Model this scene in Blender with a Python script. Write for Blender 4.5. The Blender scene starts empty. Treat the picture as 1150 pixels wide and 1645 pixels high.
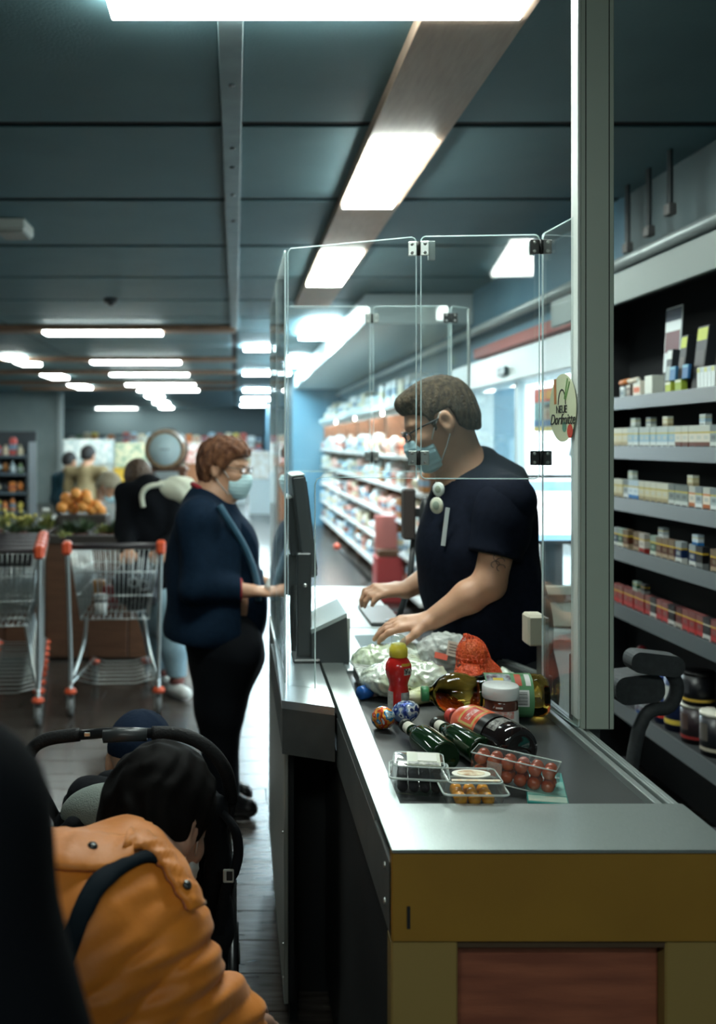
import bpy, bmesh, math, random
import numpy as np
from mathutils import Vector, Matrix, Euler

PI = math.pi
rnd = random.Random(7)
scene = bpy.context.scene
COL = scene.collection

# ---------------------------------------------------------------- camera, world, exposure
FPX, VX, VY, CH = 1600.0, 378.0, 710.0, 1.6          # focal length in px, vanishing point, camera height
cam_d = bpy.data.cameras.new('camera')
cam_d.sensor_fit = 'VERTICAL'
cam_d.sensor_height = 36.0
cam_d.lens = FPX / 1645.0 * 36.0
cam_d.shift_x = (575.0 - VX) / 1645.0
cam_d.shift_y = -(822.5 - VY) / 1645.0
cam_d.clip_start = 0.05
cam_d.clip_end = 200
cam_d.dof.use_dof = True
cam_d.dof.focus_distance = 2.12
cam_d.dof.aperture_fstop = 2.8
cam = bpy.data.objects.new('camera', cam_d)
cam.location = (0, 0, CH)
cam.rotation_euler = (PI / 2, 0, 0)
COL.objects.link(cam)
scene.camera = cam

world = bpy.data.worlds.new('world')
scene.world = world
world.use_nodes = True
wbg = world.node_tree.nodes['Background']
wbg.inputs[0].default_value = (0.80, 0.92, 1.0, 1)
wbg.inputs[1].default_value = 3.0

scene.view_settings.view_transform = 'Standard'
scene.view_settings.look = 'None'
scene.view_settings.gamma = 1.0
scene.view_settings.use_curve_mapping = False
scene.view_settings.exposure = 1.5
scene.cycles.max_bounces = 8
scene.cycles.diffuse_bounces = 3
scene.cycles.glossy_bounces = 3
scene.cycles.adaptive_threshold = .025
scene.cycles.transmission_bounces = 8
scene.cycles.transparent_max_bounces = 16
scene.cycles.caustics_reflective = False
scene.cycles.caustics_refractive = False
scene.cycles.sample_clamp_indirect = 6.0

LIGHT_GAIN = 14.0            # brightness of the ceiling luminaires

# ---------------------------------------------------------------- helpers
def at(px, py, Y):
    """point in the place seen at this pixel, at distance Y"""
    s = FPX / Y
    return Vector(((px - VX) / s, Y, CH - (py - VY) / s))

def on(px, py, z):
    """point of the horizontal plane at height z"""
    s = (py - VY) / (CH - z)
    return Vector(((px - VX) / s, FPX / s, z))

MATS = {}
def srgb(c):
    if isinstance(c, str):
        c = [int(c[i:i + 2], 16) / 255 for i in (0, 2, 4)]
        return tuple((x / 12.92 if x <= .04045 else ((x + .055) / 1.055) ** 2.4) for x in c)
    return tuple(c)

def mat(name, col=(.5, .5, .5), rough=.5, metal=0., spec=.5, col2=None, nscale=20., bump=0., bscale=60., trans=0., ior=1.45,
        coat=0., stretch=None, sheen=0., alpha=1., ndetail=3.):
    if name in MATS:
        return MATS[name]
    m = bpy.data.materials.new(name)
    m.use_nodes = True
    nt = m.node_tree
    b = nt.nodes['Principled BSDF']
    c = srgb(col)
    b.inputs['Base Color'].default_value = (*c, 1)
    b.inputs['Roughness'].default_value = rough
    b.inputs['Metallic'].default_value = metal
    b.inputs['Specular IOR Level'].default_value = spec
    b.inputs['IOR'].default_value = ior
    b.inputs['Transmission Weight'].default_value = trans
    b.inputs['Coat Weight'].default_value = coat
    b.inputs['Sheen Weight'].default_value = sheen
    b.inputs['Alpha'].default_value = alpha
    tc = None
    if col2 is not None or bump:
        tc = nt.nodes.new('ShaderNodeTexCoord')
        src = tc.outputs['Object']
        if stretch:
            mp = nt.nodes.new('ShaderNodeMapping')
            mp.inputs['Scale'].default_value = stretch
            nt.links.new(src, mp.inputs[0])
            src = mp.outputs[0]
    if col2 is not None:
        n = nt.nodes.new('ShaderNodeTexNoise')
        n.inputs['Scale'].default_value = nscale
        n.inputs['Detail'].default_value = ndetail
        r = nt.nodes.new('ShaderNodeValToRGB')
        r.color_ramp.elements[0].position = .35
        r.color_ramp.elements[1].position = .65
        r.color_ramp.elements[0].color = (*c, 1)
        r.color_ramp.elements[1].color = (*srgb(col2), 1)
        nt.links.new(src, n.inputs['Vector'])
        nt.links.new(n.outputs['Fac'], r.inputs[0])
        nt.links.new(r.outputs[0], b.inputs['Base Color'])
    if bump:
        n2 = nt.nodes.new('ShaderNodeTexNoise')
        n2.inputs['Scale'].default_value = bscale
        bp = nt.nodes.new('ShaderNodeBump')
        bp.inputs['Strength'].default_value = bump
        bp.inputs['Distance'].default_value = .01
        nt.links.new(src, n2.inputs['Vector'])
        nt.links.new(n2.outputs['Fac'], bp.inputs['Height'])
        nt.links.new(bp.outputs[0], b.inputs['Normal'])
    MATS[name] = m
    return m

def emat(name, col, strength):
    if name in MATS:
        return MATS[name]
    m = bpy.data.materials.new(name)
    m.use_nodes = True
    nt = m.node_tree
    nt.nodes.clear()
    e = nt.nodes.new('ShaderNodeEmission')
    e.inputs[0].default_value = (*srgb(col), 1)
    e.inputs[1].default_value = strength
    o = nt.nodes.new('ShaderNodeOutputMaterial')
    nt.links.new(e.outputs[0], o.inputs[0])
    MATS[name] = m
    return m

def glassmat(name, tint=(.93, .97, .97), refl=1.0, rough=.02, haze=0.0):
    """clear sheet plastic: see-through with a fresnel reflection"""
    if name in MATS:
        return MATS[name]
    m = bpy.data.materials.new(name)
    m.use_nodes = True
    nt = m.node_tree
    nt.nodes.clear()
    t = nt.nodes.new('ShaderNodeBsdfTransparent')
    t.inputs[0].default_value = (*tint, 1)
    g = nt.nodes.new('ShaderNodeBsdfGlossy')
    g.inputs['Roughness'].default_value = rough
    g.inputs[0].default_value = (refl, refl, refl, 1)
    lw = nt.nodes.new('ShaderNodeLayerWeight')
    lw.inputs[0].default_value = .5
    pw = nt.nodes.new('ShaderNodeMath'); pw.operation = 'POWER'; pw.inputs[1].default_value = 5.0
    f = nt.nodes.new('ShaderNodeMath'); f.operation = 'MULTIPLY_ADD'; f.inputs[1].default_value = .95; f.inputs[2].default_value = .045
    nt.links.new(lw.outputs['Facing'], pw.inputs[0]); nt.links.new(pw.outputs[0], f.inputs[0])
    mx = nt.nodes.new('ShaderNodeMixShader')
    o = nt.nodes.new('ShaderNodeOutputMaterial')
    nt.links.new(f.outputs[0], mx.inputs[0])
    first = t.outputs[0]
    if haze:
        d = nt.nodes.new('ShaderNodeBsdfDiffuse')
        d.inputs[0].default_value = (.8, .88, .85, 1)
        m2 = nt.nodes.new('ShaderNodeMixShader')
        m2.inputs[0].default_value = haze
        nt.links.new(t.outputs[0], m2.inputs[1])
        nt.links.new(d.outputs[0], m2.inputs[2])
        first = m2.outputs[0]
    nt.links.new(first, mx.inputs[1])
    nt.links.new(g.outputs[0], mx.inputs[2])
    nt.links.new(mx.outputs[0], o.inputs[0])
    MATS[name] = m
    return m

WM = {}
def place(o, parent):
    COL.objects.link(o)
    if parent is not None:
        o.parent = parent
        o.matrix_parent_inverse = WM.get(parent.name, Matrix.Identity(4)).inverted()
    return o

def tag(o, label=None, cat=None, group=None, kind=None):
    if label: o['label'] = label
    if cat: o['category'] = cat
    if group: o['group'] = group
    if kind: o['kind'] = kind
    return o

def thing(name, label, cat, loc=(0, 0, 0), group=None, kind=None):
    o = bpy.data.objects.new(name, None)
    o.empty_display_size = .05
    COL.objects.link(o)
    o.location = loc
    WM[o.name] = Matrix.Translation(Vector(loc))
    return tag(o, label, cat, group, kind)

def dup(root, loc, rz=None, label=None, parent=None):
    r = root.copy()
    COL.objects.link(r)
    if parent is not None:
        r.parent = parent
    else:
        r.location = loc
        if rz is not None:
            r.rotation_euler.z = rz
    if label:
        r['label'] = label
    for ch in root.children:
        dup(ch, None, parent=r)
    return r

class MB:
    """collects shapes into one mesh"""
    def __init__(self):
        self.v, self.f, self.m, self.s = [], [], [], []
    def add(self, vs, fs, mi=0, smooth=False):
        o = len(self.v)
        self.v.extend([tuple(p) for p in vs])
        for f in fs:
            self.f.append([i + o for i in f]); self.m.append(mi); self.s.append(smooth)
        return self
    def box(self, lo, hi, mi=0, M=None, bev=0.):
        x0, y0, z0 = lo; x1, y1, z1 = hi
        if bev > 0:
            b = min(bev, (x1 - x0) * .49, (y1 - y0) * .49, (z1 - z0) * .49)
            vs = []
            cx, cy, cz = (x0 + x1) / 2, (y0 + y1) / 2, (z0 + z1) / 2
            hx, hy, hz = (x1 - x0) / 2, (y1 - y0) / 2, (z1 - z0) / 2
            idx = {}
            for sx in (-1, 1):
                for sy in (-1, 1):
                    for sz in (-1, 1):
                        for ax, p in ((0, (hx, hy - b, hz - b)), (1, (hx - b, hy, hz - b)), (2, (hx - b, hy - b, hz))):
                            idx[(sx, sy, sz, ax)] = len(vs)
                            vs.append(Vector((cx + sx * p[0], cy + sy * p[1], cz + sz * p[2])))
            fs = []
            def q(l, n):
                a = Vector(vs[l[0]]); c1 = (Vector(vs[l[1]]) - a).cross(Vector(vs[l[2]]) - a)
                fs.append(l if c1.dot(Vector(n)) > 0 else l[::-1])
            for ax in range(3):
                o1, o2 = [i for i in range(3) if i != ax]
                for sg in (-1, 1):
                    l = []
                    for a, c in ((-1, -1), (1, -1), (1, 1), (-1, 1)):
                        k = [0, 0, 0]; k[ax] = sg; k[o1] = a; k[o2] = c
                        l.append(idx[(*k, ax)])
                    n = [0, 0, 0]; n[ax] = sg
                    q(l, n)
            for ax in range(3):
                o1, o2 = [i for i in range(3) if i != ax]
                for s1 in (-1, 1):
                    for s2 in (-1, 1):
                        l = []
                        for sa, fa in ((-1, o1), (1, o1), (1, o2), (-1, o2)):
                            k = [0, 0, 0]; k[ax] = sa; k[o1] = s1; k[o2] = s2
                            l.append(idx[(*k, fa)])
                        n = [0, 0, 0]; n[o1] = s1; n[o2] = s2
                        q(l, n)
            for sx in (-1, 1):
                for sy in (-1, 1):
                    for sz in (-1, 1):
                        q([idx[(sx, sy, sz, a)] for a in range(3)], (sx, sy, sz))
        else:
            vs = [Vector(p) for p in ((x0, y0, z0), (x1, y0, z0), (x1, y1, z0), (x0, y1, z0), (x0, y0, z1), (x1, y0, z1), (x1, y1, z1), (x0, y1, z1))]
            fs = [[0, 3, 2, 1], [4, 5, 6, 7], [0, 1, 5, 4], [1, 2, 6, 5], [2, 3, 7, 6], [3, 0, 4, 7]]
        if M is not None:
            vs = [M @ p for p in vs]
        return self.add(vs, fs, mi)
    def lathe(self, prof, n=20, M=None, mi=0, smooth=True, cap=True):
        """prof: list of (r, z) from bottom to top"""
        vs, fs = [], []
        for r, z in prof:
            for i in range(n):
                a = 2 * PI * i / n
                vs.append(Vector((r * math.cos(a), r * math.sin(a), z)))
        for j in range(len(prof) - 1):
            for i in range(n):
                k = (i + 1) % n
                fs.append([j * n + i, j * n + k, (j + 1) * n + k, (j + 1) * n + i])
        if cap:
            fs.append(list(range(n))[::-1])
            fs.append([(len(prof) - 1) * n + i for i in range(n)])
        if M is not None:
            vs = [M @ p for p in vs]
        return self.add(vs, fs, mi, smooth)
    def cyl(self, a, b, r, r2=None, n=12, mi=0):
        a, b = Vector(a), Vector(b)
        d = b - a
        M = Matrix.Translation(a) @ d.to_track_quat('Z', 'Y').to_matrix().to_4x4()
        return self.lathe([(r, 0), (r2 if r2 is not None else r, d.length)], n, M, mi)
    def tube(self, pts, r, n=8, mi=0, closed=False):
        pts = [Vector(p) for p in pts]
        rs = r if isinstance(r, (list, tuple)) else [r] * len(pts)
        vs, fs = [], []
        N = len(pts)
        up = None
        for i, p in enumerate(pts):
            t = (pts[(i + 1) % N] - pts[i - 1]) if closed else (pts[min(i + 1, N - 1)] - pts[max(i - 1, 0)])
            t.normalize()
            if up is None:
                up = Vector((0, 0, 1)) if abs(t.z) < .9 else Vector((1, 0, 0))
            u = (up - t * up.dot(t)).normalized()
            w = t.cross(u)
            up = u
            for k in range(n):
                a = 2 * PI * k / n
                vs.append(p + (u * math.cos(a) + w * math.sin(a)) * rs[i])
        for i in range(N if closed else N - 1):
            j = (i + 1) % N
            for k in range(n):
                l = (k + 1) % n
                fs.append([i * n + k, i * n + l, j * n + l, j * n + k])
        if not closed:
            fs.append(list(range(n))[::-1]); fs.append([(N - 1) * n + k for k in range(n)])
        return self.add(vs, fs, mi, True)
    def ball(self, c, r, M=None, nu=16, nv=10, mi=0):
        if not isinstance(r, (tuple, list)):
            r = (r, r, r)
        prof = [(math.sin(PI * j / nv), -math.cos(PI * j / nv)) for j in range(nv + 1)]
        vs, fs = [], []
        c = Vector(c)
        for pr, pz in prof[1:-1]:
            for i in range(nu):
                a = 2 * PI * i / nu
                vs.append(c + Vector((pr * math.cos(a) * r[0], pr * math.sin(a) * r[1], pz * r[2])))
        L = nv - 1
        vs.append(c + Vector((0, 0, -r[2]))); vs.append(c + Vector((0, 0, r[2])))
        for j in range(L - 1):
            for i in range(nu):
                k = (i + 1) % nu
                fs.append([j * nu + i, j * nu + k, (j + 1) * nu + k, (j + 1) * nu + i])
        b, t = L * nu, L * nu + 1
        for i in range(nu):
            k = (i + 1) % nu
            fs.append([b, k, i]); fs.append([t, (L - 1) * nu + i, (L - 1) * nu + k])
        if M is not None:
            vs = [M @ p for p in vs]
        return self.add(vs, fs, mi, True)
    def prism(self, poly, h0, h1, axis='z', mi=0, M=None):
        """extrude a 2D polygon (counter-clockwise) along an axis"""
        n = len(poly)
        def mk(p, h):
            return {'z': Vector((p[0], p[1], h)), 'y': Vector((p[0], h, p[1])), 'x': Vector((h, p[0], p[1]))}[axis]
        vs = [mk(p, h0) for p in poly] + [mk(p, h1) for p in poly]
        fs = [list(range(n))[::-1], [n + i for i in range(n)]]
        for i in range(n):
            k = (i + 1) % n
            fs.append([i, k, n + k, n + i])
        if axis == 'y':
            fs = [f[::-1] for f in fs]
        if M is not None:
            vs = [M @ p for p in vs]
        return self.add(vs, fs, mi)
    def mesh(self, name, mats):
        me = bpy.data.meshes.new(name)
        me.from_pydata(self.v, [], self.f)
        if not isinstance(mats, (list, tuple)):
            mats = [mats]
        for m in mats:
            me.materials.append(m)
        me.polygons.foreach_set('material_index', [min(i, len(mats) - 1) for i in self.m])
        me.polygons.foreach_set('use_smooth', self.s)
        me.update()
        return me
    def build(self, name, mats, parent=None, **kw):
        o = bpy.data.objects.new(name, self.mesh(name, mats))
        place(o, parent)
        return tag(o, **kw)

def rounded(w, h, r, n=5, cx=0., cy=0.):
    pts = []
    for (sx, sy, a0) in ((1, 1, 0), (-1, 1, 90), (-1, -1, 180), (1, -1, 270)):
        for i in range(n + 1):
            a = math.radians(a0 + 90 * i / n)
            pts.append((cx + sx * (w / 2 - r) + r * math.cos(a), cy + sy * (h / 2 - r) + r * math.sin(a)))
    return pts

def bez(pts, n=8):
    """Catmull-Rom through the points"""
    pts = [Vector(p) for p in pts]
    out = []
    for i in range(len(pts) - 1):
        p0 = pts[max(i - 1, 0)]; p1 = pts[i]; p2 = pts[i + 1]; p3 = pts[min(i + 2, len(pts) - 1)]
        for k in range(n):
            t = k / n
            out.append(.5 * ((2 * p1) + (p2 - p0) * t + (2 * p0 - 5 * p1 + 4 * p2 - p3) * t * t + (3 * p1 - p0 - 3 * p2 + p3) * t ** 3))
    out.append(pts[-1])
    return out

ORD = ['first', 'second', 'third', 'fourth', 'fifth', 'sixth', 'seventh', 'eighth', 'ninth', 'tenth', 'eleventh', 'twelfth', 'thirteenth',
       'fourteenth', 'fifteenth', 'sixteenth', 'seventeenth', 'eighteenth', 'nineteenth', 'twentieth', 'twenty-first', 'twenty-second',
       'twenty-third', 'twenty-fourth', 'twenty-fifth', 'twenty-sixth', 'twenty-seventh', 'twenty-eighth', 'twenty-ninth', 'thirtieth']

# ---------------------------------------------------------------- implicit surfaces (bodies, cloth, bags)
class SDF:
    def __init__(self):
        self.p = []
    def cone(self, a, b, ra, rb, k=.02, sub=False):
        self.p.append(('c', np.array(a, float), np.array(b, float), ra, rb, k, sub)); return self
    def chain(self, pts, rads, k=.02):
        for i in range(len(pts) - 1):
            self.cone(pts[i], pts[i + 1], rads[i], rads[i + 1], k)
        return self
    def ell(self, c, r, R=None, k=.02, sub=False):
        self.p.append(('e', np.array(c, float), np.array(r, float), None if R is None else np.array(R, float), 0, k, sub)); return self
    def arrays(self, res, clip=None, disp=None, grow=0.):
        lo = np.full(3, 1e9); hi = np.full(3, -1e9)
        bb = []
        for q in self.p:
            pad = q[5] + 3 * res + grow + .012
            if q[0] == 'c':
                l = np.minimum(q[1] - q[3], q[2] - q[4]); h = np.maximum(q[1] + q[3], q[2] + q[4])
            else:
                r = q[2] if q[3] is None else np.sqrt(((q[3] * q[2][None, :]) ** 2).sum(1))
                l = q[1] - r; h = q[1] + r
            bb.append((l - pad, h + pad))
            if not q[6]:
                lo = np.minimum(lo, l - pad); hi = np.maximum(hi, h + pad)
        n = np.ceil((hi - lo) / res).astype(int) + 1
        ax = [lo[i] + res * np.arange(n[i]) for i in range(3)]
        D = np.full(n, 10.0, np.float32)
        for q, (l, h) in zip(self.p, bb):
            i0 = np.clip(((l - lo) / res).astype(int), 0, n - 1); i1 = np.clip(((h - lo) / res).astype(int) + 2, 1, n)
            if (i1 <= i0).any():
                continue
            sl = tuple(slice(a, b) for a, b in zip(i0, i1))
            X = ax[0][sl[0]][:, None, None]; Y = ax[1][sl[1]][None, :, None]; Z = ax[2][sl[2]][None, None, :]
            if q[0] == 'c':
                a, b, ra, rb = q[1], q[2], q[3], q[4]
                d = b - a
                L = max((d * d).sum(), 1e-9)
                t = np.clip(((X - a[0]) * d[0] + (Y - a[1]) * d[1] + (Z - a[2]) * d[2]) / L, 0, 1)
                dd = np.sqrt((X - a[0] - t * d[0]) ** 2 + (Y - a[1] - t * d[1]) ** 2 + (Z - a[2] - t * d[2]) ** 2) - (ra + (rb - ra) * t)
            else:
                c, r, R = q[1], q[2], q[3]
                x, y, z = X - c[0], Y - c[1], Z - c[2]
                if R is not None:
                    x, y, z = (R[0, 0] * x + R[1, 0] * y + R[2, 0] * z), (R[0, 1] * x + R[1, 1] * y + R[2, 1] * z), (R[0, 2] * x + R[1, 2] * y + R[2, 2] * z)
                k0 = np.sqrt((x / r[0]) ** 2 + (y / r[1]) ** 2 + (z / r[2]) ** 2)
                k1 = np.sqrt((x / r[0] ** 2) ** 2 + (y / r[1] ** 2) ** 2 + (z / r[2] ** 2) ** 2) + 1e-9
                dd = k0 * (k0 - 1) / k1
            A = D[sl]; k = q[5]
            if q[6]:
                B = -dd
                hh = np.clip(.5 - .5 * (B - A) / k, 0, 1)
                D[sl] = B * (1 - hh) + A * hh + k * hh * (1 - hh)
            else:
                hh = np.clip(.5 + .5 * (dd - A) / k, 0, 1)
                D[sl] = dd * (1 - hh) + A * hh - k * hh * (1 - hh)
        X = ax[0][:, None, None]; Y = ax[1][None, :, None]; Z = ax[2][None, None, :]
        if grow:
            D -= grow
        if disp is not None:
            D = D + disp(X, Y, Z)
        if clip is not None:
            D = np.maximum(D, clip(X, Y, Z))
        D[0] = D[-1] = 1; D[:, 0] = D[:, -1] = 1; D[:, :, 0] = D[:, :, -1] = 1
        # surface nets
        S = D < 0
        cnt = np.zeros(n - 1, np.int8)
        offs = [(i, j, k) for i in (0, 1) for j in (0, 1) for k in (0, 1)]
        for i, j, k in offs:
            cnt += S[i:n[0] - 1 + i, j:n[1] - 1 + j, k:n[2] - 1 + k]
        act = (cnt > 0) & (cnt < 8)
        idx = np.argwhere(act)
        if len(idx) == 0:
            return np.zeros((0, 3)), np.zeros((0, 4), int)
        V = np.stack([D[idx[:, 0] + i, idx[:, 1] + j, idx[:, 2] + k] for i, j, k in offs], 1)
        O = np.array(offs, float)
        acc = np.zeros((len(idx), 3)); w = np.zeros(len(idx))
        for a in range(8):
            for b in range(a + 1, 8):
                if np.abs(O[a] - O[b]).sum() == 1:
                    cr = (V[:, a] < 0) != (V[:, b] < 0)
                    t = np.where(cr, V[:, a] / np.where(cr, V[:, a] - V[:, b], 1), 0)
                    acc += np.where(cr[:, None], O[a] + t[:, None] * (O[b] - O[a]), 0)
                    w += cr
        P = lo + res * (idx + acc / w[:, None])
        num = np.full(n - 1, -1, np.int64)
        num[tuple(idx.T)] = np.arange(len(idx))
        F = []
        for axis in range(3):
            a1, a2 = (axis + 1) % 3, (axis + 2) % 3
            s0 = [slice(None)] * 3; s1 = [slice(None)] * 3
            s0[axis] = slice(0, -1); s1[axis] = slice(1, None)
            A, B = S[tuple(s0)], S[tuple(s1)]
            e = np.argwhere(A != B)
            e = e[(e[:, a1] > 0) & (e[:, a2] > 0)]
            ins = S[tuple(e.T)]
            def cell(d1, d2):
                c = e.copy(); c[:, a1] -= d1; c[:, a2] -= d2
                return num[tuple(np.minimum(c, n - 2).T)]
            q = np.stack([cell(1, 1), cell(0, 1), cell(0, 0), cell(1, 0)], 1)
            q[~ins] = q[~ins][:, ::-1]
            F.append(q)
        F = np.concatenate(F)
        return P, F[(F >= 0).all(1)]
    def build(self, name, material, parent=None, res=.006, clip=None, disp=None, grow=0., M=None, relax=1, **kw):
        P, F = self.arrays(res, clip, disp, grow)
        for _ in range(relax):                       # light smoothing
            acc = np.zeros_like(P); w = np.zeros(len(P))
            for a, b in ((0, 1), (1, 2), (2, 3), (3, 0)):
                np.add.at(acc, F[:, a], P[F[:, b]]); np.add.at(acc, F[:, b], P[F[:, a]])
                np.add.at(w, F[:, a], 1); np.add.at(w, F[:, b], 1)
            P = .5 * P + .5 * acc / np.maximum(w, 1)[:, None]
        if M is not None:
            Mn = np.array(M)
            P = P @ Mn[:3, :3].T + Mn[:3, 3]
        me = bpy.data.meshes.new(name)
        me.vertices.add(len(P)); me.vertices.foreach_set('co', P.astype(np.float32).ravel())
        me.loops.add(F.size); me.loops.foreach_set('vertex_index', F.astype(np.int32).ravel())
        me.polygons.add(len(F)); me.polygons.foreach_set('loop_start', np.arange(0, F.size, 4, dtype=np.int32))
        me.polygons.foreach_set('use_smooth', np.ones(len(F), bool))
        me.update(calc_edges=True)
        me.validate()
        me.materials.append(material)
        o = bpy.data.objects.new(name, me)
        place(o, parent)
        return tag(o, **kw)

def wrinkle(amp, sx, sy, sz, ph=0.):
    def f(X, Y, Z):
        a = np.sin(X * sx + 2.1 * np.sin(Z * sz * .43 + ph) + ph) + np.sin(Y * sy + 1.7 * np.sin(X * sx * .37 + ph * 2))
        b = np.sin(Z * sz + 2.3 * np.sin(X * sx * .5 + Y * sy * .4 + ph))
        return (amp * (a * .5 + b)).astype(np.float32)
    return f
# ================================================================ THE ROOM
CEIL = 2.9
def floor_mat():
    m = bpy.data.materials.new('floor_laminate'); m.use_nodes = True
    nt = m.node_tree; b = nt.nodes['Principled BSDF']
    tc = nt.nodes.new('ShaderNodeTexCoord')
    mp = nt.nodes.new('ShaderNodeMapping'); mp.inputs['Scale'].default_value = (1.2, 9, 1)
    n = nt.nodes.new('ShaderNodeTexNoise'); n.inputs['Scale'].default_value = 5; n.inputs['Detail'].default_value = 6
    r = nt.nodes.new('ShaderNodeValToRGB')
    r.color_ramp.elements[0].color = (.030, .024, .020, 1); r.color_ramp.elements[0].position = .3
    r.color_ramp.elements[1].color = (.085, .072, .062, 1); r.color_ramp.elements[1].position = .75
    rr = nt.nodes.new('ShaderNodeMapRange')
    rr.inputs[3].default_value = .16; rr.inputs[4].default_value = .32
    nt.links.new(tc.outputs['Object'], mp.inputs[0]); nt.links.new(mp.outputs[0], n.inputs[0])
    nt.links.new(n.outputs['Fac'], r.inputs[0]); nt.links.new(r.outputs[0], b.inputs['Base Color'])
    nt.links.new(n.outputs['Fac'], rr.inputs[0]); nt.links.new(rr.outputs[0], b.inputs['Roughness'])
    b.inputs['Specular IOR Level'].default_value = .35
    return m
M_floor = floor_mat()
M_joint = mat('floor_joint', (.008, .007, .006), .5)
fl = MB().box((-7, -3, -.1), (7, 40, -.004)).build('floor', M_joint, kind='structure')
# planks run across the aisle; the near ones are single boards, further off one board per strip
def plank_mesh(w, d):
    return MB().box((-w / 2, -d / 2, -.01), (w / 2, d / 2, 0), bev=.0015).mesh('plank', M_floor)
PM = plank_mesh(1.296, .196)
for j in range(46):
    y = 1.1 + .2 * j
    off = (j * .47) % 1.3
    for i in range(4):
        x = -3.3 + off + 1.3 * i
        if x > 1.9 or (y < 3 and x < -2):
            continue
        o = bpy.data.objects.new('plank', PM); place(o, fl); o.location = (x, y, 0)
MB().box((-7, 10.21, -.01), (2.05, 40, 0)).build('far_planks', M_floor, fl, kind='stuff')
MB().box((-7, -3, -.01), (2.05, .99, 0)).build('near_planks', M_floor, fl, kind='stuff')

M_ceil = mat('ceiling_paint', (.100, .188, .215), .6, col2=(.112, .205, .232), nscale=3, bump=.12, bscale=90)
M_gap = mat('ceiling_gap', (.006, .009, .012), .8)
M_batten = mat('batten_paint', (.23, .32, .34), .5, col2=(.18, .26, .28), nscale=8)
M_wood = mat('light_wood_strip', (.50, .36, .27), .5, col2=(.43, .30, .22), nscale=6, stretch=(8, 1, 1))
M_beam = mat('beam_wood', (.20, .115, .07), .5, col2=(.15, .085, .05), nscale=6, stretch=(1, 8, 1))
ce = MB().box((-7, -3, CEIL), (2.1, 40, CEIL + .1)).build('ceiling', M_gap, kind='structure')
y0, st = 4.05, 1.25
ys = [y0 + st * k for k in range(-6, 29)]
cache = {}
for a, b in zip(ys[:-1], ys[1:]):
    for x0, x1 in ((-7, -2.53), (-2.5, -.055), (.025, 2.08)):
        key = (x0,)
        if key not in cache:
            cache[key] = MB().box((x0, .034, -.010), (x1, st - .034, 0), bev=.004).mesh('ceiling_panel', M_ceil)
        o = bpy.data.objects.new('ceiling_panel', cache[key]); place(o, ce); o.location = (0, a, CEIL)
tb = MB().box((-.055, -1, CEIL - .045), (.025, 11.2, CEIL - .001), bev=.004).build('trim_1', M_batten, kind='structure')
M_bolt = mat('dark_bolt', (.03, .04, .045), .4, metal=.6)
for y in (4.25, 4.55, 5.05, 5.65, 3.5):
    MB().cyl((-.012, y, CEIL - .051), (-.012, y, CEIL - .044), .012, n=10).build('bolt', M_bolt, tb)
MB().box((.545, -.5, CEIL - .06), (.858, 9.2, CEIL - .009), bev=.003).build('trim_2', M_wood, kind='structure')
for k, (y, x0, x1) in enumerate(((11.1, -5, .0), (15.2, -5, .02), (18., -5, .03), (21.2, -5, .03), (23.5, -5, .03))):
    MB().box((x0, y - .16, CEIL - .075), (x1, y + .16, CEIL - .009), bev=.005).build('trim_%d' % (k + 3), M_beam, kind='structure')

M_wall = mat('wall_paint', (.11, .16, .175), .6, col2=(.13, .185, .2), nscale=2)
M_blue = mat('blue_wall', (.10, .24, .34), .55, col2=(.12, .27, .37), nscale=2)
M_grey = mat('grey_wall', (.22, .28, .28), .6, col2=(.25, .31, .31), nscale=3)
M_white = mat('white_panel', (.62, .68, .68), .45)
MB().box((2.05, -3, 0), (2.25, 5.25, CEIL)).build('wall_right', M_wall, kind='structure')
MB().box((2.05, 5.25, 2.2), (2.25, 7.9, CEIL)).build('wall_right_above_door', M_blue, kind='structure')
MB().box((2.05, 7.9, 0), (2.25, 19.2, CEIL)).build('wall_right_far', M_blue, kind='structure')
MB().box((1.1, 19.2, 0), (2.25, 40, CEIL)).build('wall_end_blue', M_blue, kind='structure')
MB().box((-7.2, -3, 0), (-7, 40, CEIL)).build('wall_left', M_wall, kind='structure')
MB().box((-7, 26, 0), (-4.55, 26.4, CEIL - .0095)).build('wall_left_block', M_grey, kind='structure')
MB().box((-4.62, 25.9, 0), (-4.5, 26.0, CEIL - .0095)).build('trim_9', mat('pale_trim', (.4, .46, .46), .5), kind='structure')
MB().box((-7, 40, 0), (2.25, 40.2, CEIL)).build('wall_far', M_wall, kind='structure')
MB().box((-7, 38, 1.86), (1.1, 38.3, CEIL - .0095)).build('wall_far_fascia', mat('fascia_grey', (.11, .15, .16), .6), kind='structure')
MB().box((-7.2, -3.2, 0), (2.25, -3, CEIL)).build('wall_back', M_wall, kind='structure')
# lowered white ceiling over the bread wall
MB().box((1.12, 8.6, 2.62), (2.05, 19.2, 2.88), bev=.005).build('ceiling_soffit', mat('soffit_white', (.62, .72, .74), .5), kind='structure')
M_pipe = mat('pipe_grey', (.36, .42, .42), .35, metal=.3)
MB().cyl((1.95, 1.5, 2.5), (1.95, 19, 2.5), .033, n=16).build('ceiling_pipe', M_pipe, label='grey pipe running below the ceiling along the right wall', cat='pipe')

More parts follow.
